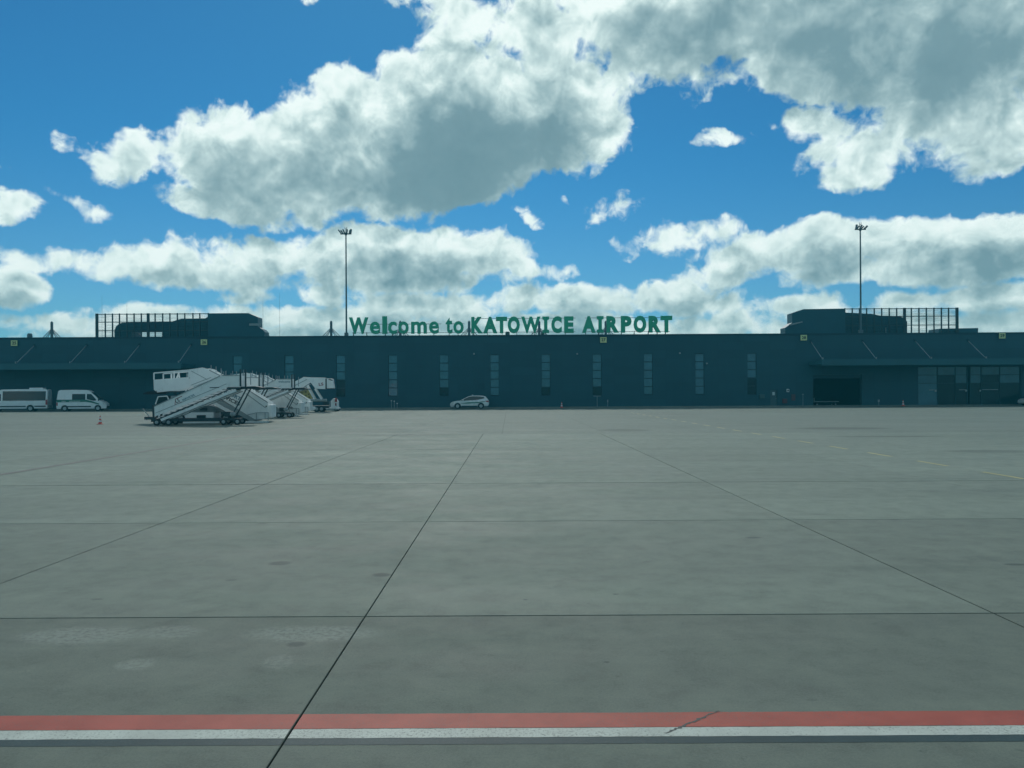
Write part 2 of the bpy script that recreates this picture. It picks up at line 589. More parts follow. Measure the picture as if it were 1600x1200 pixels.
# ------------------------------------------------------------------ the apron
JOINT_X = [-30.4, -25.4, -20.4, -15.4, -10.4, -5.42, -1.31, 4.32, 9.4, 14.4, 19.4, 24.4, 29.4]
WIDE_X = {-5.42: 0.016, -1.31: 0.011, 4.32: 0.018}
JOINT_Y = [-3.2, 1.85, 6.88, 11.92, 16.92, 21.95, 26.95, 31.95, 36.95]
WIDE_Y = {6.88: 0.020, 11.92: 0.018, 16.92: 0.042}
OIL = [  # x, y, half length, half width, strength: drips and scuffs that stand out
    (gx(497, 10.9), 2400 / 265, 0.15, 0.12, 0.75), (gx(595, 8.45), 2400 / 284, 0.12, 0.10, 0.7), (gx(460, 6.1), 2400 / 392, 0.085, 0.07, 0.75),
    (gx(357, 8.2), 2400 / 291, 0.07, 0.045, 0.4), (gx(1175, 10.5), 2400 / 229, 0.12, 0.07, 0.65), (gx(1010, 9.0), 2400 / 266, 0.055, 0.03, 0.5),
    (gx(960, 7.6), 2400 / 316, 0.04, 0.025, 0.6), (gx(1585, 8.8), 2400 / 273, 0.16, 0.06, 0.7), (gx(1280, 12.4), 2400 / 193, 0.14, 0.05, 0.4),
    (gx(975, 40), 2400 / 60, 1.6, 1.5, 0.5), (gx(1310, 41), 2400 / 59, 2.8, 1.6, 0.55), (gx(1530, 25.5), 2400 / 96, 1.6, 0.7, 0.45), (gx(1390, 33), 2400 / 72, 3.0, 0.6, 0.5), (gx(620, 36), 2400 / 66, 2.0, 0.5, 0.4), (gx(150, 7.5), 2400 / 320, 0.07, 0.04, 0.4),
    (gx(820, 7.4), 2400 / 324, 0.025, 0.02, 0.7), (gx(945, 5.7), 2400 / 422, 0.025, 0.018, 0.7), (gx(1245, 5.2), 2400 / 483, 0.05, 0.025, 0.3),
    (gx(410, 11.9), 2400 / 203, 0.09, 0.04, 0.5), (gx(160, 12.1), 2400 / 198, 0.35, 0.05, 0.3), (gx(1325, 10.6), 2400 / 249, 0.06, 0.03, 0.4),
]
PALE = [(gx(130, 6.4), 2400 / 376, 0.62, 0.26, 0.75), (gx(265, 6.5), 2400 / 372, 0.35, 0.2, 0.6), (gx(490, 6.5), 2400 / 375, 0.65, 0.24, 0.8), (gx(220, 5.8), 2400 / 422, 0.16, 0.14, 0.7),
        (gx(445, 5.9), 2400 / 420, 0.14, 0.2, 0.45)]


def concrete(name, far=False):
    m = bpy.data.materials.new(name)
    m.use_nodes = True
    m.node_tree.nodes.clear()
    b = NT(m.node_tree)
    out = b.n('ShaderNodeOutputMaterial')
    p = b.n('ShaderNodeBsdfPrincipled')
    b.link(p.outputs[0], out.inputs[0])
    pos = b.n('ShaderNodeNewGeometry').outputs['Position']
    big = b.noise(pos, 0.11, 5, 0.6)
    mid = b.noise(b.vmath('MULTIPLY', pos, (0.6, 1.0, 1.0)), 0.75, 6, 0.66)
    streak = b.noise(b.vmath('MULTIPLY', pos, (0.10, 1.1, 1.0)), 0.55, 6, 0.65, 0.6)
    fine = b.noise(pos, 60.0, 4, 0.7)
    c = b.ramp(b.math('ADD', b.math('MULTIPLY', big, 0.45), b.math('MULTIPLY', mid, 0.55)),
               [(0.30, (0.122, 0.156, 0.132)), (0.5, (0.168, 0.208, 0.176)), (0.70, (0.208, 0.250, 0.216))])
    c = b.mix(b.step(streak, 0.42, 0.66, 0.0, 0.42), c, (0.218, 0.270, 0.224))
    c = b.mix(b.step(b.noise(b.vmath('MULTIPLY', pos, (0.05, 1.0, 1.0)), 0.9, 5, 0.6), 0.55, 0.75, 0.0, 0.35), c, (0.088, 0.122, 0.104))
    mott = b.noise(pos, 2.6, 7, 0.72)
    c = b.mix(1.0, c, b.ramp(mott, [(0.34, (0.80, 0.80, 0.81)), (0.5, (1.0, 1.0, 1.0)), (0.66, (1.15, 1.14, 1.12))]), 'MULTIPLY')
    # aggregate grain and small pits
    c = b.mix(b.step(fine, 0.34, 0.68, 0.0, 0.62), b.mix(0.22, c, (0.045, 0.058, 0.052)), b.mix(0.35, c, (0.23, 0.27, 0.24)))
    pits = b.noise(pos, 9.0, 5, 0.75)
    c = b.mix(b.step(pits, 0.62, 0.72, 0.0, 0.50), c, (0.052, 0.070, 0.064))
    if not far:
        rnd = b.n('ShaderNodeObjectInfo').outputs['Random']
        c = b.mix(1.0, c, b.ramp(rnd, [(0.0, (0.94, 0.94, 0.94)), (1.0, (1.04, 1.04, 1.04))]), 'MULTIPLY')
        c = b.mix(1.0, c, b.n('ShaderNodeObjectInfo').outputs['Color'], 'MULTIPLY')   # tone per slab row, darker towards the camera
    # drips, scuffs and laitance with shapes of their own
    warp = b.vmath('SCALE', b.vmath('SUBTRACT', b.noise(pos, 7.0, 5, 0.7, out='Color'), (0.5, 0.5, 0.5)), scale=0.16)
    q = b.vmath('ADD', pos, warp)
    q_s = b.vmath('ADD', pos, b.vmath('SCALE', warp, scale=0.35))
    for lst, tone in ((PALE, (0.212, 0.248, 0.216)), (OIL, (0.046, 0.062, 0.058))):
        acc = None
        for x, y, rx, ry, st in lst:
            d = b.vmath('MULTIPLY', b.vmath('SUBTRACT', q if tone[0] > 0.1 or rx > 0.5 else q_s, (x, y, 0.0)), (1 / rx, 1 / ry, 0.0))
            v = b.step(b.vmath('LENGTH', d, out='Value'), 1.1, 0.55, 0.0, st)
            acc = v if acc is None else b.math('MAXIMUM', acc, v)
        if tone[0] > 0.1:
            acc = b.math('MULTIPLY', acc, b.step(b.noise(pos, 22.0, 6, 0.75), 0.36, 0.58))
        else:
            acc = b.math('MULTIPLY', acc, b.step(b.noise(b.vmath('MULTIPLY', pos, (0.6, 1.6, 1.0)), 3.0, 6, 0.7), 0.30, 0.55, 0.65, 1.0))
        c = b.mix(acc, c, tone)
    if far:
        # slab joints too narrow to see as gaps from the camera
        s = b.sep(pos)
        jx = b.math('PINGPONG', b.math('ADD', s[0], 500.4), 2.5)
        jy = b.math('PINGPONG', b.math('ADD', s[1], 498.05), 2.5)
        j = b.math('MAXIMUM', b.step(jx, 0.018, 0.008, 0.0, 0.75), b.step(jy, 0.03, 0.012, 0.0, 0.55))
        c = b.mix(j, c, (0.05, 0.06, 0.06))
    b.link(c, p.inputs['Base Color'])
    b.link(b.step(mid, 0.3, 0.7, 0.70, 0.85), p.inputs['Roughness'])
    p.inputs['Specular IOR Level'].default_value = 0.20
    bp = b.n('ShaderNodeBump')
    bp.inputs['Strength'].default_value = 0.35
    bp.inputs['Distance'].default_value = 0.006
    b.link(b.math('ADD', fine, b.math('MULTIPLY', mid, 1.2)), bp.inputs['Height'])
    b.link(bp.outputs[0], p.inputs['Normal'])
    return m

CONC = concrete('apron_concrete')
CONC_F = concrete('apron_concrete_distant', True)
JOINTM = mat('joint_sealant', (0.020, 0.024, 0.024), 0.7, 0.0, 0.2, 5.0, 0.3)
EARTH = mat('distant_ground', (0.10, 0.12, 0.09), 0.9, 0.0, 0.3, 0.05)

ground = structure(MB().box(-700, 700, -600, 800, -0.60, -0.25).build('ground', EARTH))
bed = structure(MB().box(-70, 70, -3.2, 36.95, -0.20, -0.035).build('apron_joint_bed', JOINTM))
apron = bpy.data.objects.new('apron', None)
COL.objects.link(apron)
structure(apron)
for i in range(len(JOINT_X) - 1):
    for j in range(len(JOINT_Y) - 1):
        x0, x1, y0, y1 = JOINT_X[i], JOINT_X[i + 1], JOINT_Y[j], JOINT_Y[j + 1]
        # only the slabs the view can reach
        if min(abs(x0), abs(x1)) > 0.70 * y1 + 3 and x0 * x1 > 0:
            continue
        e0, e1 = WIDE_X.get(x0, 0.006) / 2, WIDE_X.get(x1, 0.006) / 2
        f0, f1 = WIDE_Y.get(y0, 0.007) / 2, WIDE_Y.get(y1, 0.007) / 2
        cx, cy = (x0 + x1) / 2, (y0 + y1) / 2
        a, c_, d, e = x0 + e0 - cx, x1 - e1 - cx, y0 + f0 - cy, y1 - f1 - cy
        b_ = 0.004
        # slab with a small worn arris, each a touch off level
        top = random.uniform(-0.0012, 0.0)
        vs = [(a, d, -0.03), (c_, d, -0.03), (c_, e, -0.03), (a, e, -0.03),
              (a, d, -b_), (c_, d, -b_), (c_, e, -b_), (a, e, -b_),
              (a + b_, d + b_, top), (c_ - b_, d + b_, top), (c_ - b_, e - b_, top), (a + b_, e - b_, top)]
        fs = [(0, 1, 5, 4), (1, 2, 6, 5), (2, 3, 7, 6), (3, 0, 4, 7), (4, 5, 9, 8), (5, 6, 10, 9), (6, 7, 11, 10), (7, 4, 8, 11), (8, 9, 10, 11), (3, 2, 1, 0)]
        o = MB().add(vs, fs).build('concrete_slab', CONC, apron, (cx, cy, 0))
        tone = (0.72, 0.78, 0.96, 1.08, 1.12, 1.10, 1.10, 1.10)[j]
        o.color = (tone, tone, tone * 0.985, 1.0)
# beyond that the slabs run on as one field
far_slabs = MB()
far_slabs.box(-260, 260, 36.953, 97.9, -0.2, 0.0)
o = far_slabs.build('distant_slabs', CONC_F, apron)
o['kind'] = 'stuff'
side = MB().box(-260, -30.41, -30, 36.947, -0.2, -0.001).box(29.41, 260, -30, 36.947, -0.2, -0.001)
structure(side.build('apron_sides', CONC_F))


def paint(name, col, wear, dark=False):
    m = bpy.data.materials.new(name)
    m.use_nodes = True
    m.node_tree.nodes.clear()
    b = NT(m.node_tree)
    out = b.n('ShaderNodeOutputMaterial')
    p = b.n('ShaderNodeBsdfPrincipled')
    b.link(p.outputs[0], out.inputs[0])
    pos = b.n('ShaderNodeNewGeometry').outputs['Position']
    n = b.noise(pos, 2.2, 6, 0.65)
    c = b.mix(b.step(n, 0.3, 0.7), tuple(x * 0.86 for x in col), tuple(x * 1.10 for x in col))
    chips = b.noise(pos, 55.0, 5, 0.75)
    worn = b.step(b.noise(b.vmath('MULTIPLY', pos, (0.5, 2.0, 1.0)), 1.3, 5, 0.7), 0.42, 0.66, 0.08, 0.0)
    c = b.mix(b.step(b.math('ADD', chips, worn), 0.58, 0.70, 0.0, wear), c, (0.12, 0.135, 0.125))
    fine = b.noise(pos, 140.0, 3, 0.7)
    c = b.mix(b.step(fine, 0.35, 0.7, 0.0, 0.22), c, tuple(x * 0.6 for x in col))
    b.link(c, p.inputs['Base Color'])
    p.inputs['Roughness'].default_value = 0.6
    p.inputs['Specular IOR Level'].default_value = 0.15
    bp = b.n('ShaderNodeBump')
    bp.inputs['Strength'].default_value = 0.3
    bp.inputs['Distance'].default_value = 0.004
    b.link(chips, bp.inputs['Height'])
    b.link(bp.outputs[0], p.inputs['Normal'])
    return m

RED_P = paint('red_line_paint', (0.370, 0.094, 0.070), 0.45)
WHITE_P = paint('white_line_paint', (0.46, 0.51, 0.46), 0.75)
BLACK_P = paint('black_line_paint', (0.036, 0.066, 0.070), 0.25)
YELLOW_L = paint('yellow_line_paint', (0.44, 0.42, 0.20), 0.75)
FAINT_R = paint('faint_red_paint', (0.176, 0.168, 0.150), 0.9)


def stripe(name, m, y0, y1, x0=-9.0, x1=9.0, z=0.001):
    """A painted band across the view, broken at the slab joints, with a slightly ragged edge."""
    mb = MB()
    cuts = [x0] + [x for x in JOINT_X if x0 < x < x1] + [x1]
    for a, c_ in zip(cuts, cuts[1:]):
        ea = WIDE_X.get(a, 0.006) / 2 + 0.004 if a in JOINT_X else 0
        ec = WIDE_X.get(c_, 0.006) / 2 + 0.004 if c_ in JOINT_X else 0
        n = max(2, int((c_ - a) / 0.06))
        lo, hi = [], []
        for k in range(n + 1):
            x = a + ea + (c_ - a - ea - ec) * k / n
            lo.append((x, y0 + random.uniform(-0.0022, 0.0022), z))
            hi.append((x, y1 + random.uniform(-0.0022, 0.0022), z))
        vs = lo + hi
        mb.add(vs, [(k, k + 1, n + 2 + k, n + 1 + k) for k in range(n)])
    return structure(mb.build(name, m))

stripe('white_line', WHITE_P, 4.452, 4.572, z=0.0012)
stripe('red_line', RED_P, 4.578, 4.786, z=0.001)
stripe('black_line', BLACK_P, 4.366, 4.448, z=0.001)

# crack filled with sealant that cuts across the painted lines
crack = MB()
n = 26
L, Rr = [], []
for k in range(n + 1):
    t = k / n
    x = 0.90 + 0.40 * t + random.uniform(-0.010, 0.010)
    y = 4.49 + 0.315 * t + random.uniform(-0.006, 0.006)
    w = random.uniform(0.004, 0.012)
    L.append((x - w, y + w * 0.4, 0.0024))
    Rr.append((x + w, y - w * 0.4, 0.0024))
crack.add(L + Rr, [(k, k + 1, n + 2 + k, n + 1 + k) for k in range(n)])
structure(crack.build('pavement_crack', mat('crack_sealant', (0.070, 0.080, 0.074), 0.8, 0.0, 0.5, 60.0)))

# worn dashed guide line running towards the terminal, and a faded red one
dash = MB()
y = 17.2
while y < 72:
    w = 0.06
    if not 17.9 < y < 18.5:
        dash.add([(11.5 - w, y, 0.004), (11.5 + w, y, 0.004), (11.5 + w, y + 1.5, 0.004), (11.5 - w, y + 1.5, 0.004)], [(0, 1, 2, 3)])
    y += 3.0
structure(dash.build('guide_line_dashes', YELLOW_L))
structure(MB().add([(-12.9, 18.5, 0.004), (-12.7, 18.5, 0.004), (-12.7, 70, 0.004), (-12.9, 70, 0.004)], [(0, 1, 2, 3)]).build('faded_red_line', FAINT_R))


# ------------------------------------------------------------------ terminal building
YF = 98.4                        # plane of the apron facade
ZR = 9.36                        # top of the parapet
XL, XR = -92.0, 92.0
terminal = thing('terminal_building', 'long low dark teal terminal with narrow window strips across the whole view', 'building', (0, YF, 0))
TY = YF                          # parts are placed relative to the terminal's base


def tb(mb, name, m, parent=terminal, **kw):
    """Build a mesh given in world coordinates as a child of a thing standing at (0, YF, 0)."""
    mb.v = [(x, y - TY, z) for x, y, z in mb.v]
    return mb.build(name, m, parent, **kw)

WIN_PX = [371, 452, 532.5, 614, 694, 773, 853, 933, 1013, 1093.5, 1175]
WIN_W = 1.18
WIN_Z0, WIN_Z1 = 1.60, 6.86
DOOR_X = (gx(1203.5, YF), gx(1214.5, YF))
GATE_X = (gx(1270, YF), gx(1347, YF))
GLAZ_X = (gx(1434, YF), gx(1596, YF))
wins = [(gx(p, YF) - WIN_W / 2, gx(p, YF) + WIN_W / 2) for p in WIN_PX]
# openings: x0, x1, z0, z1
openings = [(a, c, WIN_Z0, WIN_Z1) for a, c in wins] + [(*DOOR_X, 0.0, 2.15), (*GATE_X, 0.0, 4.0), (*GLAZ_X, 0.0, 5.05)]
openings.sort()
wall = MB()
x = XL
for x0, x1, z0, z1 in openings:
    wall.box(x, x0, YF, YF + 0.45, 0, ZR - 0.25)
    wall.box(x0, x1, YF, YF + 0.45, z1, ZR - 0.25)
    if z0 > 0:
        wall.box(x0, x1, YF, YF + 0.45, 0, z0)
    x = x1
wall.box(x, XR, YF, YF + 0.45, 0, ZR - 0.25)


def cladding():
    m = bpy.data.materials.new('cassette_cladding')
    m.use_nodes = True
    m.node_tree.nodes.clear()
    b = NT(m.node_tree)
    out = b.n('ShaderNodeOutputMaterial')
    p = b.n('ShaderNodeBsdfPrincipled')
    b.link(p.outputs[0], out.inputs[0])
    pos = b.n('ShaderNodeNewGeometry').outputs['Position']
    s = b.sep(pos)
    # sheet panels 3.33 m wide and about 1 m high, each a shade apart
    ix = b.math('FLOOR', b.math('DIVIDE', s[0], 3.333))
    iz = b.math('FLOOR', b.math('DIVIDE', s[2], 1.04))
    cell = b.n('ShaderNodeTexWhiteNoise', noise_dimensions='2D')
    b.link(b.xyz(ix, iz, 0.0), cell.inputs['Vector'])
    c = b.mix(cell.outputs['Value'], (0.013, 0.070, 0.100), (0.016, 0.082, 0.116))
    n = b.noise(b.vmath('MULTIPLY', pos, (1.0, 1.0, 0.25)), 0.5, 6, 0.6)
    c = b.mix(b.step(n, 0.35, 0.7, 0.0, 0.30), c, (0.016, 0.074, 0.100))
    jx = b.math('PINGPONG', b.math('ADD', s[0], 333.3), 1.6665)
    jz = b.math('PINGPONG', b.math('ADD', s[2], 0.0), 0.52)
    j = b.math('MAXIMUM', b.step(jx, 0.03, 0.012, 0.0, 0.5), b.step(jz, 0.02, 0.008, 0.0, 0.4))
    c = b.mix(j, c, (0.008, 0.045, 0.07))
    b.link(c, p.inputs['Base Color'])
    b.link(b.step(n, 0.3, 0.7, 0.40, 0.58), p.inputs['Roughness'])
    p.inputs['Specular IOR Level'].default_value = 0.35
    return m

CLADM = cladding()
tb(wall, 'wall', CLADM)
tb(MB().box(XL, XR, YF - 0.06, YF + 0.5, ZR - 0.25, ZR), 'parapet_trim', TRIM)
tb(MB().box(XL, XR, YF + 0.5, YF + 62, ZR - 0.75, ZR - 0.5), 'roof', ROOFM)
tb(MB().box(XL, XL + 0.4, YF + 0.5, YF + 62, 0, ZR - 0.76).box(XR - 0.4, XR, YF + 0.5, YF + 62, 0, ZR - 0.76).box(XL, XR, YF + 62, YF + 62.4, 0, ZR - 0.5), 'rear_walls', CLADM)
INNER = mat('interior_dark', (0.012, 0.030, 0.036), 0.8)
tb(MB().box(XL + 0.5, XR - 0.5, YF + 9.0, YF + 9.2, 0, ZR - 0.8).box(XL + 0.5, XR - 0.5, YF + 0.46, YF + 9, -0.02, 0.012), 'interior_walls', INNER)

# eleven strip windows, five panes each; some of the lowest have dark reflections put into their colour
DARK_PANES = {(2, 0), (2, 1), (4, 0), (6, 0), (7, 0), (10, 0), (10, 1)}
for i, (a, c) in enumerate(wins):
    w = tb(MB().box(a, a + 0.05, YF + 0.08, YF + 0.2, WIN_Z0, WIN_Z1).box(c - 0.05, c, YF + 0.08, YF + 0.2, WIN_Z0, WIN_Z1)
           .box(a, c, YF - 0.03, YF + 0.22, WIN_Z0 - 0.06, WIN_Z0 - 0.002), 'window', TRIM)
    h = (WIN_Z1 - WIN_Z0) / 5
    for k in range(5):
        z0 = WIN_Z0 + k * h
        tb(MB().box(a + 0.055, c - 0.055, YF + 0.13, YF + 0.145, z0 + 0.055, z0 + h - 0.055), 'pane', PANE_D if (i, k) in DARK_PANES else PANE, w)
        tb(MB().box(a + 0.052, c - 0.052, YF + 0.085, YF + 0.19, z0 + h - 0.052, z0 + h + (0.052 if k < 4 else 0.0)), 'mullion', TRIM, w)
# door beside the last window, louvre, service boxes
dr = tb(MB().box(DOOR_X[0] + 0.03, DOOR_X[1] - 0.03, YF + 0.10, YF + 0.16, 0.02, 2.12), 'door', mat('grey_door', (0.045, 0.10, 0.12), 0.5, 0, 0.1, 2))
tb(MB().box(DOOR_X[1] - 0.16, DOOR_X[1] - 0.10, YF + 0.02, YF + 0.10, 0.98, 1.04), 'handle', STEEL, dr)
tb(MB().box(DOOR_X[0] + 0.30, DOOR_X[1] - 0.30, YF + 0.085, YF + 0.099, 1.45, 1.85), 'door_pane', mat('lit_pane', (0.55, 0.62, 0.62), 0.3), dr)

# baggage gate opening with side reveals and a raised roller shutter
gate = tb(MB().box(GATE_X[0] + 0.02, GATE_X[1] - 0.02, YF + 0.25, YF + 0.44, 3.55, 3.98), 'roller_shutter', TRIM)
for a, c in ((GATE_X[0] + 0.005, GATE_X[0] + 0.12), (GATE_X[1] - 0.12, GATE_X[1] - 0.005)):
    tb(MB().box(a, c, YF + 0.1, YF + 0.4, 0, 3.54), 'guide_rail', STEEL_D, gate)

# glazed gate hall under the right canopy
cw = tb(MB().box(GLAZ_X[0] + 0.004, GLAZ_X[1] - 0.004, YF + 0.1, YF + 0.24, 4.98, 5.045), 'window', TRIM)
cols = [1434, 1465, 1493, 1511.5, 1516, 1533.5, 1562.5, 1594]
rows = [5.0, 3.93, 2.88, 0.04]
for ci, pxc in enumerate(cols):
    xx = gx(pxc, YF)
    wd = 0.09 if ci not in (3, 4) else 0.13
    tb(MB().box(xx - wd / 2 + 0.05, xx + wd / 2 + 0.05, YF + 0.08, YF + 0.22, 0.0, 4.975), 'mullion', TRIM, cw)
for r in range(2):
    tb(MB().box(GLAZ_X[0] + 0.1, GLAZ_X[1] - 0.1, YF + 0.095, YF + 0.20, rows[r + 1] - 0.04, rows[r + 1] + 0.04), 'transom', TRIM, cw)
for ci in range(len(cols) - 1):
    if ci == 3:
        continue
    for r in range(3):
        dark = r == 2 and ci > 0 or (r == 1 and ci in (1, 5))
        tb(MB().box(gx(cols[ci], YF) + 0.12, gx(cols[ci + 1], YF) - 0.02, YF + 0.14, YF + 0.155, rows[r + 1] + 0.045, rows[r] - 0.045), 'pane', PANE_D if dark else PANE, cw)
for a, c in ((1452, 1464), (1499, 1511), (1535, 1560)):
    tb(MB().box(gx(a, YF), gx(c, YF), YF + 0.06, YF + 0.079, 1.98, 2.06), 'push_bar', STEEL, cw)
for pxc in (1462, 1509.5, 1531.5):
    tb(MB().lathe((gx(pxc, YF), YF + 0.02, 1.88), [(0.0, -0.10), (0.09, -0.08), (0.12, 0.0), (0.12, 0.05)], 12, 'y'), 'door_closer_lamp', mat('opal_lamp', (0.5, 0.55, 0.55), 0.3), cw)

# canopies hung on tie rods, left and right
CAN_D = 4.0
CAN_T, CAN_B = 5.86, 5.10
for x0, x1, rods, name in ((XL, gx(283, YF - CAN_D), (-62, 23, 108, 194, 278), 'left'), (gx(1284, YF - CAN_D), XR, (1287, 1371, 1457, 1543), 'right')):
    can = tb(MB().box(x0, x1, YF - CAN_D + 0.12, YF - 0.01, CAN_B + 0.16, CAN_T - 0.06), 'canopy', SOFFIT)
    fas = tb(MB().box(x0, x1, YF - CAN_D, YF - CAN_D + 0.115, CAN_B, CAN_T), 'fascia', SOFFIT, can)
    for r in rods:
        xx = gx(r, YF - CAN_D)
        tb(MB().tube((xx, YF - CAN_D + 0.25, CAN_T), (xx, YF - 0.05, 8.30), 0.045, n=8), 'tie_rod', STEEL, can)
        tb(MB().box(xx - 0.05, xx + 0.05, YF - CAN_D + 0.14, YF - CAN_D + 0.40, CAN_T - 0.055, CAN_T + 0.24), 'rod_bracket', STEEL, can)
        tb(MB().box(xx - 0.08, xx + 0.08, YF - 0.16, YF - 0.003, 8.2, 8.5), 'rod_bracket', TRIM, can)
# kerb at the foot of the facade
structure(MB().box(-260, 260, 97.9, YF - 0.002, -0.1, 0.12).build('kerb', mat('kerb_concrete', (0.20, 0.22, 0.20), 0.8, 0, 0.2, 0.8, dirt=((0.1, 0.11, 0.1), 0.5))))

# small fittings on the facade
for pxc, pyc in ((741, 553), (902, 553), (1062, 552), (1104, 568)):
    zc = gz(pyc, YF, pxc)
    cam_m = MB().box(gx(pxc, YF) - 0.09, gx(pxc, YF) + 0.09, YF - 0.35, YF - 0.10, zc - 0.09, zc + 0.09).bar((gx(pxc, YF), YF - 0.12, zc), (gx(pxc, YF), YF - 0.002, zc + 0.1), 0.06)
    tb(cam_m, 'floodlight', STEEL)

# ------------------------------------------------------------------ gate number signs on the parapet
for num, pxc, pyc, where in (('25', 24, 536, 'near the left edge of the facade'), ('26', 320, 534.5, 'above the parked stairs, below the left plant room'), ('27', 943, 531, 'on the parapet below the rooftop word AIRPORT'),
                             ('28', 1255.5, 527.5, 'at the left end of the right canopy'), ('29', 1565, 524.5, 'near the right edge of the facade')):
    xx, zz = gx(pxc, YF), gz(pyc, YF, pxc)
    y = YF - 0.20
    t = thing('gate_number_sign', 'yellow square gate sign %s %s' % (num, where), 'sign', (xx, y, zz - 0.40), 'gate number signs')
    MB().box(-0.44, 0.44, 0.02, 0.10, 0.0, 0.76).build('back_box', TRIM, t)
    MB().box(-0.41, 0.41, 0.0, 0.018, 0.03, 0.73).build('face', YELLOW, t)
    word(num, INK, t, -0.26, -0.006, 0.19, 0.54, 0.40, 0.0, 0.03, 'numerals')
    MB().box(-0.30, -0.22, 0.10, 0.198, 0.3, 0.4).box(0.22, 0.30, 0.10, 0.198, 0.3, 0.4).build('bracket', TRIM, t)

# ------------------------------------------------------------------ the big letters on the roof
YS = 99.6
SZ = 9.66                        # foot of the letters
sign = thing('welcome_sign', 'tall green rooftop letters reading Welcome to KATOWICE AIRPORT on a rail frame', 'sign', (0, YS, ZR - 0.5))
GLYPH = [('W', 546, 576, 26), ('e', 578.5, 594.5, 19.3), ('l', 598, 605.5, 27.5), ('c', 607, 620.5, 19.3), ('o', 623, 639, 19.6), ('m', 643, 667.5, 19.0), ('e', 671, 686.5, 19.3),
         ('t', 697, 707.5, 25.0), ('o', 709, 725, 19.6),
         ('K', 737, 755, 25.8), ('A', 755.5, 777.5, 25.8), ('T', 775.5, 793, 25.8), ('O', 793.8, 812.8, 26.4), ('W', 815, 845, 25.8), ('I', 848, 858.5, 25.8), ('C', 862, 878.3, 26.4), ('E', 882, 896.8, 25.8),
         ('A', 910, 931.2, 26.0), ('I', 933, 943.5, 26.0), ('R', 948, 967.5, 26.0), ('P', 970.7, 987.3, 26.0), ('O', 990.6, 1010.2, 26.6), ('R', 1014, 1033.2, 26.0), ('T', 1032.8, 1050.8, 26.0)]
U = YS / FPX
for ch, p0, p1, hh in GLYPH:
    w, h = (p1 - p0) * U, hh * U
    zb = SZ - ZR + 0.5
    if ch == 'O' or ch in 'Cceo':
        zb -= 0.02
    if ch == 'I':
        st = w * 0.50
        sl = h * 0.17
        poly = [(0, 0), (w, 0), (w, sl), (w / 2 + st / 2, sl * 1.25), (w / 2 + st / 2, h - sl * 1.25), (w, h - sl), (w, h), (0, h), (0, h - sl), (w / 2 - st / 2, h - sl * 1.25), (w / 2 - st / 2, sl * 1.25), (0, sl)]
        me = MB().prism(poly, -0.12, 0.12).mesh('letter')
        for pl in me.polygons:
            pl.material_index = 0
    else:
        thick = {'l': 0.010, 'm': 0.030, 't': 0.030}.get(ch, 0.027) if ch.islower() else (0.060 if ch != 'W' else 0.046)
        me, w0, h0 = letters(ch, 1.0, thick, 0.06)
        me.transform(Matrix.Diagonal((w / w0, 2.0, h / h0, 1)))
    me.materials.clear()
    me.materials.append(GREEN_L)
    me.materials.append(GREEN_E)
    for pl in me.polygons:
        pl.material_index = 0 if abs(pl.normal.y) > 0.7 else 1
    put('letter', me, sign, (gx(p0, YS), 0, zb))
for zz, segs in ((SZ + 0.16, ((550, 727), (737, 900), (912, 1048))), (SZ + 1.28, ((560, 690), (699, 726))), (SZ + 1.95, ((740, 900), (915, 1048)))):
    for a, c in segs:
        MB().tube((gx(a, YS), 0.22, zz - ZR + 0.5), (gx(c, YS), 0.22, zz - ZR + 0.5), 0.032, n=6).build('rail', STEEL_D, sign)
for pxc in (552, 573, 602, 613, 655, 678, 702, 716, 740, 762, 785, 808, 832, 853, 884, 916, 936, 972, 992, 1014, 1028, 1041):
    MB().box(gx(pxc, YS) - 0.035, gx(pxc, YS) + 0.035, 0.19, 0.26, 0.0, SZ + 0.25 - ZR + 0.5).build('post', STEEL_D, sign)
    MB().bar((gx(pxc, YS), 0.24, SZ + 0.2 - ZR + 0.5), (gx(pxc, YS), 1.2, 0.02), 0.05).build('strut', STEEL_D, sign)

# ------------------------------------------------------------------ rooftop plant rooms behind perforated screens
ROOF_Z = ZR - 0.5


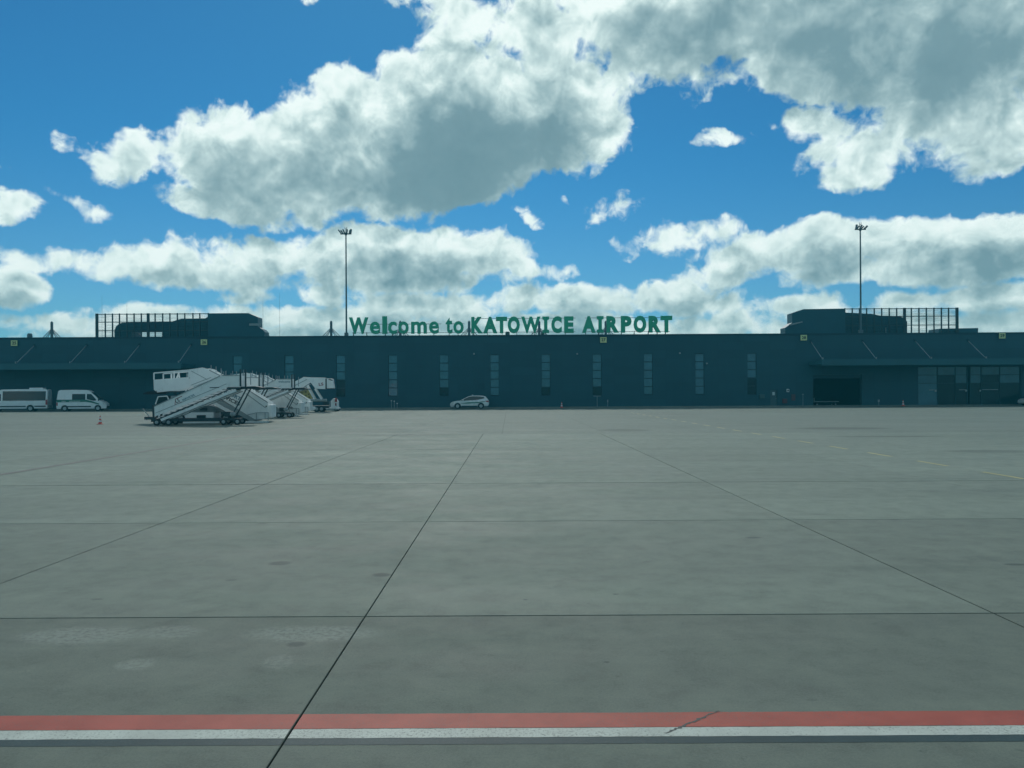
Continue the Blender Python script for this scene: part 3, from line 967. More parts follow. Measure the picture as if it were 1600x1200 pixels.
def plant_room(label, Yp, outline, holes, cols, rails, thick_cols, top, extra):
    """outline and columns are photograph columns/rows at distance Yp; depth runs back over the roof."""
    s = Yp / FPX
    x_mid = gx(sum(p for p, _ in outline) / len(outline), Yp)
    t = thing('rooftop_plant_room', label, 'plant room', (x_mid, Yp, ROOF_Z), 'rooftop plant rooms')
    def L(px, py):
        return (gx(px, Yp) - x_mid, gz(py, Yp, px) - ROOF_Z)
    for poly, d0, d1 in holes:
        MB().prism([L(*q) if q[1] < 900 else (gx(q[0], Yp) - x_mid, 0.0) for q in poly], d0, d1).build('housing', CLAD, t)
    z1 = gz(top[1], Yp, top[0]) - ROOF_Z
    for i, c in enumerate(cols):
        w = 0.36 if i in thick_cols else 0.13
        MB().box(gx(c, Yp) - x_mid - w / 2, gx(c, Yp) - x_mid + w / 2, -0.16, 0.0, 0.0, z1).build('post', STEEL_D, t)
    xs0, xs1 = gx(min(cols), Yp) - x_mid, gx(max(cols), Yp) - x_mid
    zr = [z1 - 0.10] + [gz(r, Yp, top[0]) - ROOF_Z for r in rails]
    for z in zr:
        MB().box(xs0, xs1, -0.13, -0.02, z - 0.05, z + 0.05).build('rail', STEEL_D, t)
    zz = zr + [0.05]
    for i in range(len(cols) - 1):
        for j in range(len(zz) - 1):
            a, c = gx(cols[i], Yp) - x_mid + 0.07, gx(cols[i + 1], Yp) - x_mid - 0.07
            MB().box(min(a, c), max(a, c), -0.06, -0.05, zz[j + 1] + 0.055, zz[j] - 0.055).build('perforated_panel', SCREEN, t)
    for e in extra:
        e(t, L)
    return t

Yp = 106.0
def zl(X): return 130 + X / 5.333
def yl(Y): return 470 + Y / 5.333
GND = 999
left_polys = [
    ([(zl(225), GND), (zl(225), yl(240)), (zl(240), yl(205)), (zl(262), yl(188)), (zl(290), yl(176)), (zl(372), yl(174)), (zl(372), GND)], 1.2, 4.0),
    ([(zl(372), yl(252)), (zl(372), yl(174)), (zl(690), yl(172)), (zl(690), yl(252))], 1.2, 2.0),
    ([(zl(630), GND), (zl(630), yl(253)), (zl(690), yl(253)), (zl(690), GND)], 1.2, 7.0),
    ([(zl(690), GND), (zl(690), yl(172)), (zl(790), yl(142)), (zl(990), yl(139)), (zl(1050), yl(106)), (zl(1050), GND)], 1.2, 3.0),
    ([(zl(1050), GND), (zl(1050), yl(106)), (zl(1385), yl(104)), (zl(1465), yl(138)), (zl(1465), yl(218)), (zl(1498), yl(236)), (zl(1522), yl(262)), (zl(1510), GND)], -0.3, 1.6),
]
left_cols = [zl(X) for X in (120, 190, 250, 308, 370, 430, 490, 547, 605, 668, 728, 790, 852, 920, 977, 1048)]
plant_room('plant room behind a perforated screen left of the rooftop letters', Yp, [(zl(120), 0), (zl(1500), 0)], left_polys, left_cols,
           (yl(178), yl(250)), (0, 7), (zl(300), yl(106)),
           [lambda t, L: MB().box(L(zl(1395), 0)[0], L(zl(1490), 0)[0], -0.45, -0.31, L(0, yl(232))[1] + 0.2, L(0, yl(214))[1] + 0.2).build('duct', GREY_P, t),
            lambda t, L: MB().bar((L(zl(375), 0)[0], 3.0, L(zl(375), yl(258))[1]), (L(zl(425), 0)[0], 3.0, L(zl(425), yl(306))[1]), 0.10).build('brace', STEEL_D, t)])
def zr_(X): return 1300 + X / 5.333
def yr_(Y): return 460 + Y / 5.333
right_polys = [
    ([(1227, GND), (1226, 512.5), (1237, 504.5), (1237, 489.6), (1255, 483.4), (1320, 482.4), (1320, GND)], -0.3, 1.6),
    ([(1320, GND), (1320, 486.5), (1369, 489), (1384, 492), (1412.5, 492.4), (1420, 495.6), (1425, 501), (1425, GND)], 1.2, 3.0),
]
right_cols = [zr_(X) for X in (108, 170, 230, 290, 353, 415, 478, 540, 605, 662, 725, 787, 850, 912, 972, 1042)]
plant_room('plant room behind a perforated screen right of the rooftop letters', Yp, [(1228, 0), (1500, 0)], right_polys, right_cols,
           (yr_(181), yr_(255)), (8, 15), (1480, yr_(111)),
           [lambda t, L: MB().prism([(L(1467, 0)[0], 0.0), L(1470, 513.2), L(1531, 512.2), L(1531, 514.0), (L(1530, 0)[0], 0.0)], 0.3, 3.0).build('housing', CLAD, t),
            lambda t, L: MB().box(L(1390, 0)[0], L(1391, 0)[0], 1.0, 1.18, 0.6, 1.9).build('duct', GREY_P, t),
            lambda t, L: MB().prism([L(1232, 507), L(1252, 502.5), L(1253, 504), L(1234, 509)], -0.50, -0.31).build('duct', GREY_P, t)])

# ------------------------------------------------------------------ masts with stay cables over the hall roof
YM = 122.0
for k, (pxc, lab) in enumerate(((81.5, 'steel stay mast on the roof left of the perforated screen'), (408.5, 'steel stay mast just right of the left plant room'), (518, 'steel stay mast left of the tall left floodlight pole'),
                                (626, 'steel stay mast behind the word Welcome'), (733.5, 'steel stay mast before the first letter of the city name'), (843, 'steel stay mast behind the second rooftop W'),
                                (947, 'steel stay mast beside the sign of gate 27'))):
    xx = gx(pxc, YM)
    top = gz(501, YM, pxc) if k else gz(502, YM, pxc)
    t = thing('stay_mast', lab, 'mast', (xx, YM, ROOF_Z), 'stay masts over the hall roof')
    h = top - ROOF_Z
    MB().tube((0, 0, 0), (0, 0, h - 0.15), 0.22, 0.20, 12).build('mast', MASTM, t, smooth=40)
    MB().tube((0, 0, h - 0.149), (0, 0, h), 0.13, 0.06, 10).build('cap', MASTM, t)
    for sgn in (-1, 1):
        for d, hz in ((1.25, 0.60), (2.0, 0.64), (2.95, 0.68)):
            MB().tube((sgn * 0.19, 0, h * hz + 0.2), (sgn * (d + 0.6), 0, 0.0), 0.058, n=6).build('stay_cable', MASTM, t)

# lightning rods, vents
for pxc, y0, lab in ((160, 462, 'thin lightning rod above the left end of the screen'), (199, 474, 'short lightning rod above the left screen'), (411.5, 462, 'tall lightning rod right of the left plant room'), (437.5, 458, 'tall lone lightning rod left of the stay mast')):
    t = thing('lightning_rod', lab, 'lightning rod', (gx(pxc, 113.5), 113.5, ROOF_Z), 'lightning rods')
    h = gz(y0, 113.5, pxc) - ROOF_Z
    MB().tube((0, 0, 0.06), (0, 0, h), 0.022, 0.010, 6).build('rod', MASTM, t)
    MB().box(-0.2, 0.2, -0.2, 0.2, 0, 0.06).build('foot', ROOFM, t)
for pxc, pyt, wpx, Yv, lab in ((47, 521, 7.6, 104, 'mushroom roof vent left of the stay mast'), (793.5, 518.2, 7, 101.6, 'roof vent under the letters T and O'), (848.5, 518.5, 6, 101.6, 'roof vent under the letters W and I')):
    t = thing('roof_vent', lab, 'vent', (gx(pxc, Yv), Yv, ROOF_Z), 'roof vents')
    h = gz(pyt, Yv, pxc) - ROOF_Z
    r = wpx * Yv / FPX / 2
    MB().lathe((0, 0, 0), [(r * 0.72, 0), (r * 0.72, h * 0.62)], 14).build('stack', MASTM, t, smooth=40)
    MB().lathe((0, 0, 0), [(r * 0.9, h * 0.621), (r, h * 0.70), (r, h * 0.86), (r * 0.72, h)], 14).build('hood', MASTM, t, smooth=40)

# ------------------------------------------------------------------ floodlight poles
def flood_pole(label, pxc, y_head, y_top, arms):
    Yq = 103.0
    t = thing('floodlight_pole', label, 'light pole', (gx(pxc, Yq), Yq, ROOF_Z), 'tall floodlight poles')
    h = gz(y_head, Yq, pxc) - ROOF_Z
    MB().box(-0.24, 0.24, -0.24, 0.24, 0.0, 1.25).build('base_cabinet', MASTM, t, bevel=0.03)
    MB().tube((0, 0, 1.2), (0, 0, h), 0.125, 0.085, 12).build('pole', MASTM, t, smooth=40)
    MB().box(-0.72, 0.72, -0.09, 0.09, h - 0.02, h + 0.10).lathe((0, 0, h - 0.12), [(0.16, 0), (0.16, 0.3)], 12).build('crossarm', MASTM, t)
    for x0, tilt, dy in arms:
        f = MB()
        d = Vector((math.sin(R(tilt)), 0, math.cos(R(tilt))))
        p = Vector((x0, dy, h + 0.10))
        f.bar(p, p + d * 0.56, 0.15, 0.30)
        f.bar(p + d * 0.02 + Vector((0.07, 0, 0)), p + d * 0.5 + Vector((0.09, 0, 0)), 0.05, 0.34)
        f.build('floodlight', MASTM, t, bevel=0.02)
    MB().bar((-0.02, 0, h + 0.1), (-0.14, 0, h + 0.98), 0.05).bar((0.06, 0, h + 0.1), (0.12, 0, h + 0.98), 0.05).bar((-0.10, 0, h + 0.72), (0.12, 0, h + 0.72), 0.05).build('beacon_fork', MASTM, t)
    return t

flood_pole('tall floodlight pole at the left end of the rooftop letters', 541.8, 366, 356, ((-0.62, -38, -0.2), (-0.42, -32, 0.2), (-0.14, -24, -0.2), (0.14, 4, -0.2), (0.42, 12, 0.2), (0.68, 6, -0.2)))
flood_pole('tall floodlight pole rising above the right plant room', 1345.5, 359, 348, ((-0.66, 8, -0.2), (-0.42, 34, 0.2), (-0.14, 26, -0.2), (0.16, 40, 0.2), (0.42, 44, -0.2), (0.62, 46, 0.2)))


# ------------------------------------------------------------------ vehicles
class Vehicle:
    """Shell lofted from a side outline (x forward from the rear, z up) with tumblehome and a tapered nose."""
    def __init__(self, name, label, category, loc, face, length, width, belt, lean, group=None, yaw=0.0):
        # the thing stands at the middle of the vehicle on the ground; face is +1 towards +x, -1 towards -x
        self.t = thing(name, label, category, loc, group, (0.0 if face > 0 else math.pi) + yaw)
        self.L, self.W, self.belt, self.lean = length, width, belt, lean
    def hw(self, x, z):
        w = self.W / 2
        if z > self.belt:
            w -= (z - self.belt) * self.lean
        f = max(0.0, (x - (self.L - 0.75)) / 0.75)
        r = max(0.0, (0.25 - x) / 0.25)
        w *= 1.0 - 0.17 * f * f - 0.05 * r * r
        if z < 0.45:
            w -= (0.45 - z) * 0.12
        return w
    def shell(self, outline, m, wheels, name='body', arch=1.22):
        # cut wheel arches into the underside of the outline (listed from rear bottom round over the roof to front bottom)
        zb = outline[0][1]
        pts = list(outline)
        under = []
        for wx, wz, wr in sorted(wheels, reverse=True):
            ra = wr * arch
            a0 = math.asin(max(-1, min(1, (zb - wz) / ra)))
            for k in range(11):
                an = a0 + (math.pi - 2 * a0) * k / 10
                under.append((wx + ra * math.cos(an), wz + ra * math.sin(an)))
        mb = MB().prism(pts + under, -1.0, 1.0)
        return self.finish(mb, name, m, 0.045)
    def finish(self, mb, name, m, bevel, parent=None):
        me = bpy.data.meshes.new(name)
        me.from_pydata(mb.v, [], mb.f)
        bm = bmesh.new()
        bm.from_mesh(me)
        for z in (0.45, self.belt):
            bmesh.ops.bisect_plane(bm, geom=bm.verts[:] + bm.edges[:] + bm.faces[:], plane_co=(0, 0, z), plane_no=(0, 0, 1))
        for k in range(6):
            bmesh.ops.bisect_plane(bm, geom=bm.verts[:] + bm.edges[:] + bm.faces[:], plane_co=(self.L - 0.75 + 0.14 * k, 0, 0), plane_no=(1, 0, 0))
        for k in (0.1, 0.25):
            bmesh.ops.bisect_plane(bm, geom=bm.verts[:] + bm.edges[:] + bm.faces[:], plane_co=(k, 0, 0), plane_no=(1, 0, 0))
        for v in bm.verts:
            s = v.co.y
            v.co.y = s * self.hw(v.co.x, v.co.z)
            v.co.x -= self.L / 2
        big = [f for f in bm.faces if len(f.verts) > 4]
        bmesh.ops.triangulate(bm, faces=big)
        bmesh.ops.recalc_face_normals(bm, faces=bm.faces)
        bm.to_mesh(me)
        bm.free()
        me.materials.append(m)
        return put(name, me, parent or self.t, None, 28, bevel)
    def side(self, poly, name, m, off=0.008, both=True, parent=None, depth=0.02):
        """A pane, strip or lamp lying on the flank."""
        out = []
        for s in ((-1, 1) if both else (-1,)):
            mb = MB().prism(poly, 0.0, 1.0)
            me = bpy.data.meshes.new(name)
            me.from_pydata(mb.v, [], mb.f)
            bm = bmesh.new()
            bm.from_mesh(me)
            for k in range(6):
                bmesh.ops.bisect_plane(bm, geom=bm.verts[:] + bm.edges[:] + bm.faces[:], plane_co=(self.L - 0.75 + 0.14 * k, 0, 0), plane_no=(1, 0, 0))
            for k in (0.1, 0.25):
                bmesh.ops.bisect_plane(bm, geom=bm.verts[:] + bm.edges[:] + bm.faces[:], plane_co=(k, 0, 0), plane_no=(1, 0, 0))
            bmesh.ops.bisect_plane(bm, geom=bm.verts[:] + bm.edges[:] + bm.faces[:], plane_co=(0, 0, self.belt), plane_no=(0, 0, 1))
            for v in bm.verts:
                y = self.hw(v.co.x, v.co.z) + off - depth * (1 - v.co.y)
                v.co.y = s * y
                v.co.x -= self.L / 2
            bmesh.ops.triangulate(bm, faces=[f for f in bm.faces if len(f.verts) > 4])
            bmesh.ops.recalc_face_normals(bm, faces=bm.faces)
            bm.to_mesh(me)
            bm.free()
            me.materials.append(m)
            out.append(put(name, me, parent or self.t))
        return out
    def across(self, a, b, name, m, frac=0.90, off=0.012):
        """A pane spanning the width between two points of the outline (windscreen, rear window)."""
        d = Vector((b[0] - a[0], 0, b[1] - a[1]))
        n = Vector((-d.z, 0, d.x)).normalized()
        if n.z < 0:
            n = -n
        vs = []
        for lift in (-0.01, off):
            for (x, z), s in ((a, -1), (a, 1), (b, 1), (b, -1)):
                p = Vector((x, s * self.hw(x, z) * frac, z)) + n * lift
                p.x -= self.L / 2
                vs.append(p)
        return MB().add(vs, [(0, 1, 2, 3), (7, 6, 5, 4), (0, 4, 5, 1), (1, 5, 6, 2), (2, 6, 7, 3), (3, 7, 4, 0)]).build(name, m, self.t)
    def wheels(self, lst, wide=0.20):
        for wx, wz, wr in lst:
            for s in (-1, 1):
                y = s * (self.W / 2 - 0.015)
                c = (wx - self.L / 2, y, wz)
                w = MB().lathe((c[0], c[1] - s * wide if s > 0 else c[1], c[2]), [(wr * 0.62, 0.0), (wr * 0.94, 0.012), (wr, 0.04), (wr, wide - 0.04), (wr * 0.94, wide - 0.012), (wr * 0.62, wide)], 24, 'y').build('wheel', RUBBER, self.t, smooth=40)
                # dished rim with five spokes
                mb = MB()
                yo = c[1] + s * 0.004
                mb.lathe((c[0], yo - 0.02, c[2]), [(wr * 0.60, 0.0), (wr * 0.64, 0.02), (wr * 0.60, 0.04)], 20, 'y')
                mb.build('rim', RIM, w, smooth=40)
                for k in range(5):
                    an = 2 * math.pi * k / 5 + 0.3
                    p = Vector((c[0] + math.cos(an) * wr * 0.10, yo + s * 0.022, c[2] + math.sin(an) * wr * 0.10))
                    q = Vector((c[0] + math.cos(an) * wr * 0.60, yo + s * 0.030, c[2] + math.sin(an) * wr * 0.60))
                    MB().bar(p, q, wr * 0.16, 0.02).build('spoke', RIM, w)
    def box(self, x0, x1, y0, y1, z0, z1, name, m, bevel=0.02, parent=None):
        return MB().box(x0 - self.L / 2, x1 - self.L / 2, y0, y1, z0, z1).build(name, m, parent or self.t, bevel=bevel)


def strip(pts_top, pts_bot):
    return list(pts_top) + list(reversed(pts_bot))


# white delivery van with a green band, facing right
YV = 93.2
u = 0.00872
def vx(X): return (X - 825) * u
def vz(Y): return (450 - Y) * u
V = Vehicle('delivery_van', 'white high roof van with a green side band parked under the left canopy', 'van', (gx((93 + 168) / 2, YV), YV, 0), 1, 6.0, 2.05, 1.15, 0.13, yaw=R(16))
V.t.scale = (0.90, 1.0, 1.0)
vw = [(1.0, 0.34, 0.34), (4.97, 0.34, 0.34)]
V.shell([(0.06, 0.30), (0.0, 0.55), (0.0, 1.10), (0.10, 1.75), (0.20, 2.36), (0.30, 2.50), (0.5, 2.55), (2.2, 2.58), (3.6, 2.55), (3.86, 2.48), (4.08, 2.34), (4.75, 1.74), (5.22, 1.28), (5.55, 1.14), (5.86, 0.96), (5.97, 0.80), (6.0, 0.45), (5.94, 0.30)], WHITE_V, vw)
V.side([(vx(1040), vz(292)), (vx(1040), vz(212)), (vx(1222), vz(212)), (vx(1222), vz(292))], 'side_window', GLASS_V)
V.side([(vx(1242), vz(284)), (vx(1242), vz(212)), (vx(1300), vz(214)), (vx(1330), vz(244)), (vx(1372), vz(290)), (vx(1366), vz(306)), (vx(1330), vz(306)), (vx(1285), vz(296))], 'cab_window', GLASS_V)
V.side(strip([(0.04, vz(290)), (vx(1230), vz(290)), (vx(1300), vz(305)), (vx(1360), vz(328)), (vx(1420), vz(350))], [(0.04, vz(326)), (vx(1230), vz(322)), (vx(1290), vz(330)), (vx(1350), vz(345)), (vx(1412), vz(360))]), 'green_band', GREEN, 0.012)
V.side([(vx(975), vz(394)), (vx(975), vz(378)), (vx(1300), vz(378)), (vx(1300), vz(394))], 'rub_strip', PLASTIC, 0.018)
V.side([(vx(826) + 0.01, vz(372)), (vx(826) + 0.01, vz(328)), (vx(846), vz(328)), (vx(846), vz(372))], 'tail_lamp', REDLAMP, 0.012)
V.side([(5.62, 0.80), (5.50, 1.08), (5.70, 1.02), (5.90, 0.88), (5.92, 0.78)], 'headlight', AMBER, 0.012)
V.across((4.16, 2.27), (5.16, 1.345), 'windscreen', GLASS_V)
V.wheels(vw)
for s in (-1, 1):
    V.box(5.02, 5.16, s * 1.02 - 0.12 * (s < 0), s * 1.02 + 0.12 * (s > 0), 1.25, 1.62, 'mirror', PLASTIC)
V.box(5.70, 6.05, -0.85, 0.85, 0.32, 0.58, 'bumper', PLASTIC, 0.05)
V.box(-0.06, 0.14, -0.9, 0.9, 0.36, 0.56, 'bumper', PLASTIC, 0.04)
V.box(0.9, 1.15, -0.12, 0.12, 2.57, 2.70, 'roof_beacon', PLASTIC)
for k, (x0, x1) in enumerate(((vx(900), vx(955)), (vx(1000), vx(1150)))):
    # lettering too small to read, as a row of white marks on the band
    mb = MB()
    xx = x0
    while xx < x1:
        wv = random.uniform(0.04, 0.09)
        yv = -(V.hw(xx, vz(312)) + 0.0165)
        mb.box(xx - 3.0, xx + wv - 3.0, yv, yv + 0.004, vz(316), vz(308))
        xx += wv + 0.035
    o = mb.build('band_lettering', WHITE_V, V.t)
    o['kind'] = 'stuff'

# silver-white minibus, facing left, partly out of the frame
YB = 93.0
def bx_(X): return (720 - X) * u
B_ = Vehicle('minibus', 'white minibus with a long dark window band cut off by the left edge', 'minibus', (gx(73, YB) - 3.40, YB, 0), -1, 7.3, 2.05, 1.25, 0.10, yaw=R(16))
B_.t.scale = (0.92, 1.0, 1.0)
bw = [(2.0, 0.36, 0.36), (6.2, 0.36, 0.36)]
B_.shell([(0.10, 0.34), (0.02, 0.6), (0.0, 1.30), (0.03, 2.50), (0.10, 2.62), (0.3, 2.66), (3.0, 2.68), (5.30, 2.64), (5.55, 2.52), (5.72, 2.36), (6.28, 1.80), (6.62, 1.36), (6.95, 1.18), (7.18, 1.02), (7.28, 0.82), (7.3, 0.45), (7.22, 0.34)], WHITE_V, bw)
B_.side([(bx_(695), vz(300)), (bx_(697), vz(172)), (bx_(128), vz(170)), (bx_(128), vz(300))], 'side_window', GLASS_V, 0.010)
B_.side([(5.36, 1.28), (5.36, 2.10), (5.78, 2.10), (6.22, 1.66), (6.40, 1.34), (6.2, 1.28)], 'cab_window', GLASS_V, 0.010)
B_.side([(0.20, vz(388)), (0.20, vz(372)), (1.5, vz(372)), (1.5, vz(388))], 'rub_strip', PLASTIC, 0.018)
B_.side([(2.5, vz(388)), (2.5, vz(372)), (5.7, vz(372)), (5.7, vz(388))], 'rub_strip', PLASTIC, 0.018)
B_.side([(0.01, vz(360)), (0.01, vz(286)), (0.22, vz(290)), (0.22, vz(356))], 'tail_lamp', REDLAMP, 0.014)
B_.across((5.80, 2.24), (6.56, 1.46), 'windscreen', GLASS_V)
B_.wheels(bw)
B_.box(0.62, 2.22, -0.7, 0.7, 2.665, 2.86, 'roof_air_conditioner', WHITE_V, 0.06)
B_.box(-0.07, 0.16, -0.95, 0.95, 0.36, 0.72, 'bumper', GREY_P, 0.05)
B_.box(7.1, 7.36, -0.85, 0.85, 0.36, 0.66, 'bumper', PLASTIC, 0.05)
for s in (-1, 1):
    B_.box(6.25, 6.40, s * 1.02 - 0.14 * (s < 0), s * 1.02 + 0.14 * (s > 0), 1.34, 1.76, 'mirror', PLASTIC)

# silver estate car, facing left
YC = 95.6
w5 = 0.005
def cx_(X): return (1185 - X) * w5
def cz(Y): return (590 - Y) * w5
C_ = Vehicle('estate_car', 'silver estate car with a dark green side flash parked at the facade', 'car', (gx((703.8 + 764) / 2, YC), YC, 0), -1, 4.80, 1.84, 0.98, 0.42)
cw_ = [(0.97, 0.335, 0.335), (3.86, 0.335, 0.335)]
C_.shell([(0.18, 0.30), (0.05, 0.42), (0.0, 0.68), (0.03, 1.02), (0.22, 1.28), (0.42, 1.50), (0.62, 1.555), (1.2, 1.60), (1.95, 1.61), (2.5, 1.535), (3.05, 1.26), (3.58, 1.00), (3.9, 0.985), (4.35, 0.91), (4.62, 0.80), (4.77, 0.66), (4.80, 0.42), (4.70, 0.26)], SILVER, cw_)
C_.side([(3.52, 0.985), (3.05, 1.205), (2.48, 1.48), (1.9, 1.535), (1.2, 1.52), (0.66, 1.47), (0.50, 1.28), (1.3, 1.11), (2.9, 1.00)], 'side_window', GLASS_V, 0.008)
C_.side([(2.05, 1.00), (2.05, 1.53), (2.12, 1.53), (2.12, 1.00)], 'door_pillar', PLASTIC, 0.014)
C_.side([(3.60, 0.64), (2.62, 0.80), (1.45, 0.82), (0.48, 0.92), (0.48, 0.84), (1.45, 0.69), (2.6, 0.64)], 'green_flash', GREEN, 0.006)
C_.side([(3.35, 0.36), (3.35, 0.30), (1.45, 0.30), (1.45, 0.36)], 'sill', PLASTIC, 0.012)
C_.side([(0.02, 0.78), (0.04, 1.00), (0.42, 0.98), (0.40, 0.86)], 'tail_lamp', REDLAMP, 0.010)
C_.side([(4.30, 0.80), (4.28, 0.90), (4.60, 0.80), (4.70, 0.68)], 'headlight', AMBER, 0.010)
C_.across((2.60, 1.485), (3.50, 1.045), 'windscreen', GLASS_V, 0.88)
C_.across((0.07, 1.10), (0.40, 1.465), 'rear_window', GLASS_V, 0.84)
C_.wheels(cw_)
for s in (-1, 1):
    C_.box(3.10, 3.24, s * 0.94 - 0.14 * (s < 0), s * 0.94 + 0.14 * (s > 0), 0.98, 1.14, 'mirror', SILVER)
    MB().tube((0.7 - 2.4, s * 0.60, 1.62), (2.35 - 2.4, s * 0.60, 1.62), 0.022, n=8).build('roof_rail', STEEL, C_.t)
C_.box(1.95, 2.15, -0.08, 0.08, 1.605, 1.72, 'roof_beacon', AMBER)
C_.box(4.72, 4.84, -0.62, 0.62, 0.30, 0.44, 'grille', PLASTIC, 0.03)

# nose of a white car reaching in at the right edge
YD = 96.0
D_ = Vehicle('hatchback_car', 'white car nose showing at the far right edge of the frame', 'car', (gx(1595.6, YD) + 2.05, YD, 0), -1, 4.1, 1.76, 0.95, 0.42)
dw = [(0.75, 0.31, 0.31), (3.3, 0.31, 0.31)]
D_.shell([(0.12, 0.28), (0.0, 0.6), (0.02, 1.0), (0.35, 1.46), (1.0, 1.50), (1.9, 1.48), (2.5, 1.22), (2.95, 0.98), (3.6, 0.88), (3.95, 0.74), (4.08, 0.6), (4.1, 0.4), (4.0, 0.26)], WHITE_V, dw)
D_.side([(2.85, 0.98), (2.45, 1.19), (1.9, 1.41), (0.9, 1.42), (0.45, 1.30), (0.6, 1.06)], 'side_window', GLASS_V, 0.008)
D_.side([(3.62, 0.72), (3.56, 0.84), (3.85, 0.75), (3.98, 0.64)], 'headlight', AMBER, 0.010)
D_.across((2.0, 1.435), (2.86, 1.03), 'windscreen', GLASS_V, 0.88)
D_.wheels(dw)


# ------------------------------------------------------------------ passenger boarding stairs
def castor(parent, x, y, z, r, w=0.16):
    o = MB().lathe((x, y - w / 2, z), [(r * 0.55, 0), (r * 0.93, 0.01), (r, 0.035), (r, w - 0.035), (r * 0.93, w - 0.01), (r * 0.55, w)], 18, 'y').build('wheel', RUBBER, parent, smooth=40)
    MB().lathe((x, y - w / 2 - 0.006, z), [(r * 0.16, -0.01), (r * 0.5, 0.0), (r * 0.54, 0.012), (r * 0.54, w), (r * 0.5, w + 0.012), (r * 0.16, w + 0.022)], 14, 'y').build('rim', GREY_P, o, smooth=40)
    return o


def towed_stairs(label, x_edge, Y, marks):
    """Towed stairs climbing to the right. Outline measured on the nearest one; x_edge is the world x of its platform gate."""
    s = 49.0 / FPX
    t = thing('boarding_stairs', label, 'boarding stairs', (x_edge - 2.6, Y, 0), 'towed boarding stairs', R(8))
    W = 1.7
    def L(px, py):
        return (2.6 + (px - 372.0) * s, CAM_H + (613.0 - py - ROLL * (px - 797.0)) * s - 0.03)
    flight = [L(244.7, 650), L(244.3, 633.7), L(297, 608.7), L(342, 586.2), L(347, 585.4), L(372, 585.2), L(372, 602.8), L(356, 603.6), L(350, 606), L(310, 623.6)]
    for y0, y1 in ((-0.0, 0.05), (W - 0.05, W)):
        MB().prism(flight, y0, y1).build('side_panel', WHITE, t, bevel=0.012)
    # edge trims and folded seams on the near panel
    for a, c, w in ((L(244.5, 634.2), L(342, 586.8), 0.05), (L(345.5, 585.6), L(372, 585.4), 0.05)):
        MB().bar((a[0], -0.012, a[1]), (c[0], -0.012, c[1]), w, 0.05).build('capping', STEEL, t)
    a, c = L(246, 644.5), L(352, 599.0)
    MB().bar((a[0], -0.010, a[1]), (c[0], -0.010, c[1]), 0.03, 0.018).build('seam', GREY_P, t)
    a, c = L(327, 605), L(341, 604.6)
    MB().bar((a[0], -0.010, a[1]), (c[0], -0.010, c[1]), 0.05, 0.018).build('slot', PLASTIC, t)
    # stringers under the flight
    for yy in (0.10, W - 0.10):
        for (pa, pc, w, m) in (((249, 654.2), (358, 606.9), 0.05, STEEL_D), ((253.5, 655.5), (366, 608.6), 0.15, WHITE), ((256, 658.0), (369, 610.6), 0.045, GREY_P)):
            a, c = L(*pa), L(*pc)
            MB().bar((a[0], yy, a[1]), (c[0], yy, c[1]), w, 0.10).build('stringer', m, t)
    # treads
    a, c = L(250, 652), L(352, 606)
    tread = MB().box(-0.15, 0.15, 0.06, W - 0.06, -0.02, 0.02).mesh('tread')
    tread.materials.append(STEEL)
    for k in range(12):
        f = (k + 0.5) / 12
        put('tread', tread, t, (a[0] + (c[0] - a[0]) * f, 0, a[1] + (c[1] - a[1]) * f))
    # platform with its lip, gate posts and bumper
    p0, p1, pl = L(352, 604.2), L(374, 603.4), L(405, 603.2)
    MB().box(p0[0], p1[0], 0.055, W - 0.055, p0[1] - 0.12, p0[1]).build('platform', STEEL_D, t)
    MB().prism([(p1[0] - 0.02, p0[1] - 0.12), (p1[0] - 0.02, p0[1] + 0.03), (pl[0] - 0.4, p0[1] + 0.05), (pl[0], p0[1] - 0.02), (pl[0], p0[1] - 0.10)], 0.0, W).build('platform_lip', PLASTIC, t)
    for px_, tp in ((373.2, 575.5),):
        for yy in (0.03, W - 0.03):
            a, c = L(px_, tp), L(px_, 603)
            MB().box(a[0] - 0.045, a[0] + 0.045, yy - 0.045, yy + 0.045, c[1], a[1] - (0.38 if px_ > 375 else 0)).build('gate_post', STEEL_D, t)
    # far handrail stanchions rise above the panels
    for px_, tp in ((336, 577), (339, 578.5), (342, 578), (353, 577.5), (359, 578), (366, 577), (370, 575.5), (381, 580)):
        a = L(px_, tp)
        MB().tube((a[0], W - 0.02, L(px_, 600)[1]), (a[0], W - 0.02, a[1]), 0.028, n=6).build('stanchion', STEEL, t)
    # legs
    for (pa, pc, w) in (((382.6, 604.6), (360, 648), 0.075),):
        for yy in (0.16, W - 0.16):
            a, c = L(*pa), L(*pc)
            MB().bar((a[0], yy, a[1]), (c[0], yy, c[1]), w, 0.09).build('leg', STEEL_D, t)
    a, c = L(363, 609), L(383, 605)
    MB().bar((a[0], 0.16, a[1]), (c[0], 0.16, c[1]), 0.07).build('brace', STEEL_D, t)
    # chassis, jack drum, tow bar, wheels
    g0, g1 = L(240, 655.5), L(371, 655.5)
    for yy in (0.2, W - 0.2):
        MB().box(g0[0], g1[0], yy - 0.06, yy + 0.06, g0[1] - 0.07, g0[1] + 0.07).build('chassis_beam', STEEL_D, t)
    for px_ in (247, 262, 300, 345, 368):
        xx = L(px_, 655)[0]
        MB().box(xx - 0.06, xx + 0.06, 0.26, W - 0.26, g0[1] - 0.05, g0[1] + 0.05).build('cross_beam', STEEL_D, t)
    dx, dz = L(360.5, 646.5)
    MB().lathe((dx, 0.02, dz), [(0.08, -0.03), (0.14, 0.0), (0.16, 0.03), (0.16, 0.3)], 14, 'y').build('jack_drum', GREY_P, t, smooth=40)
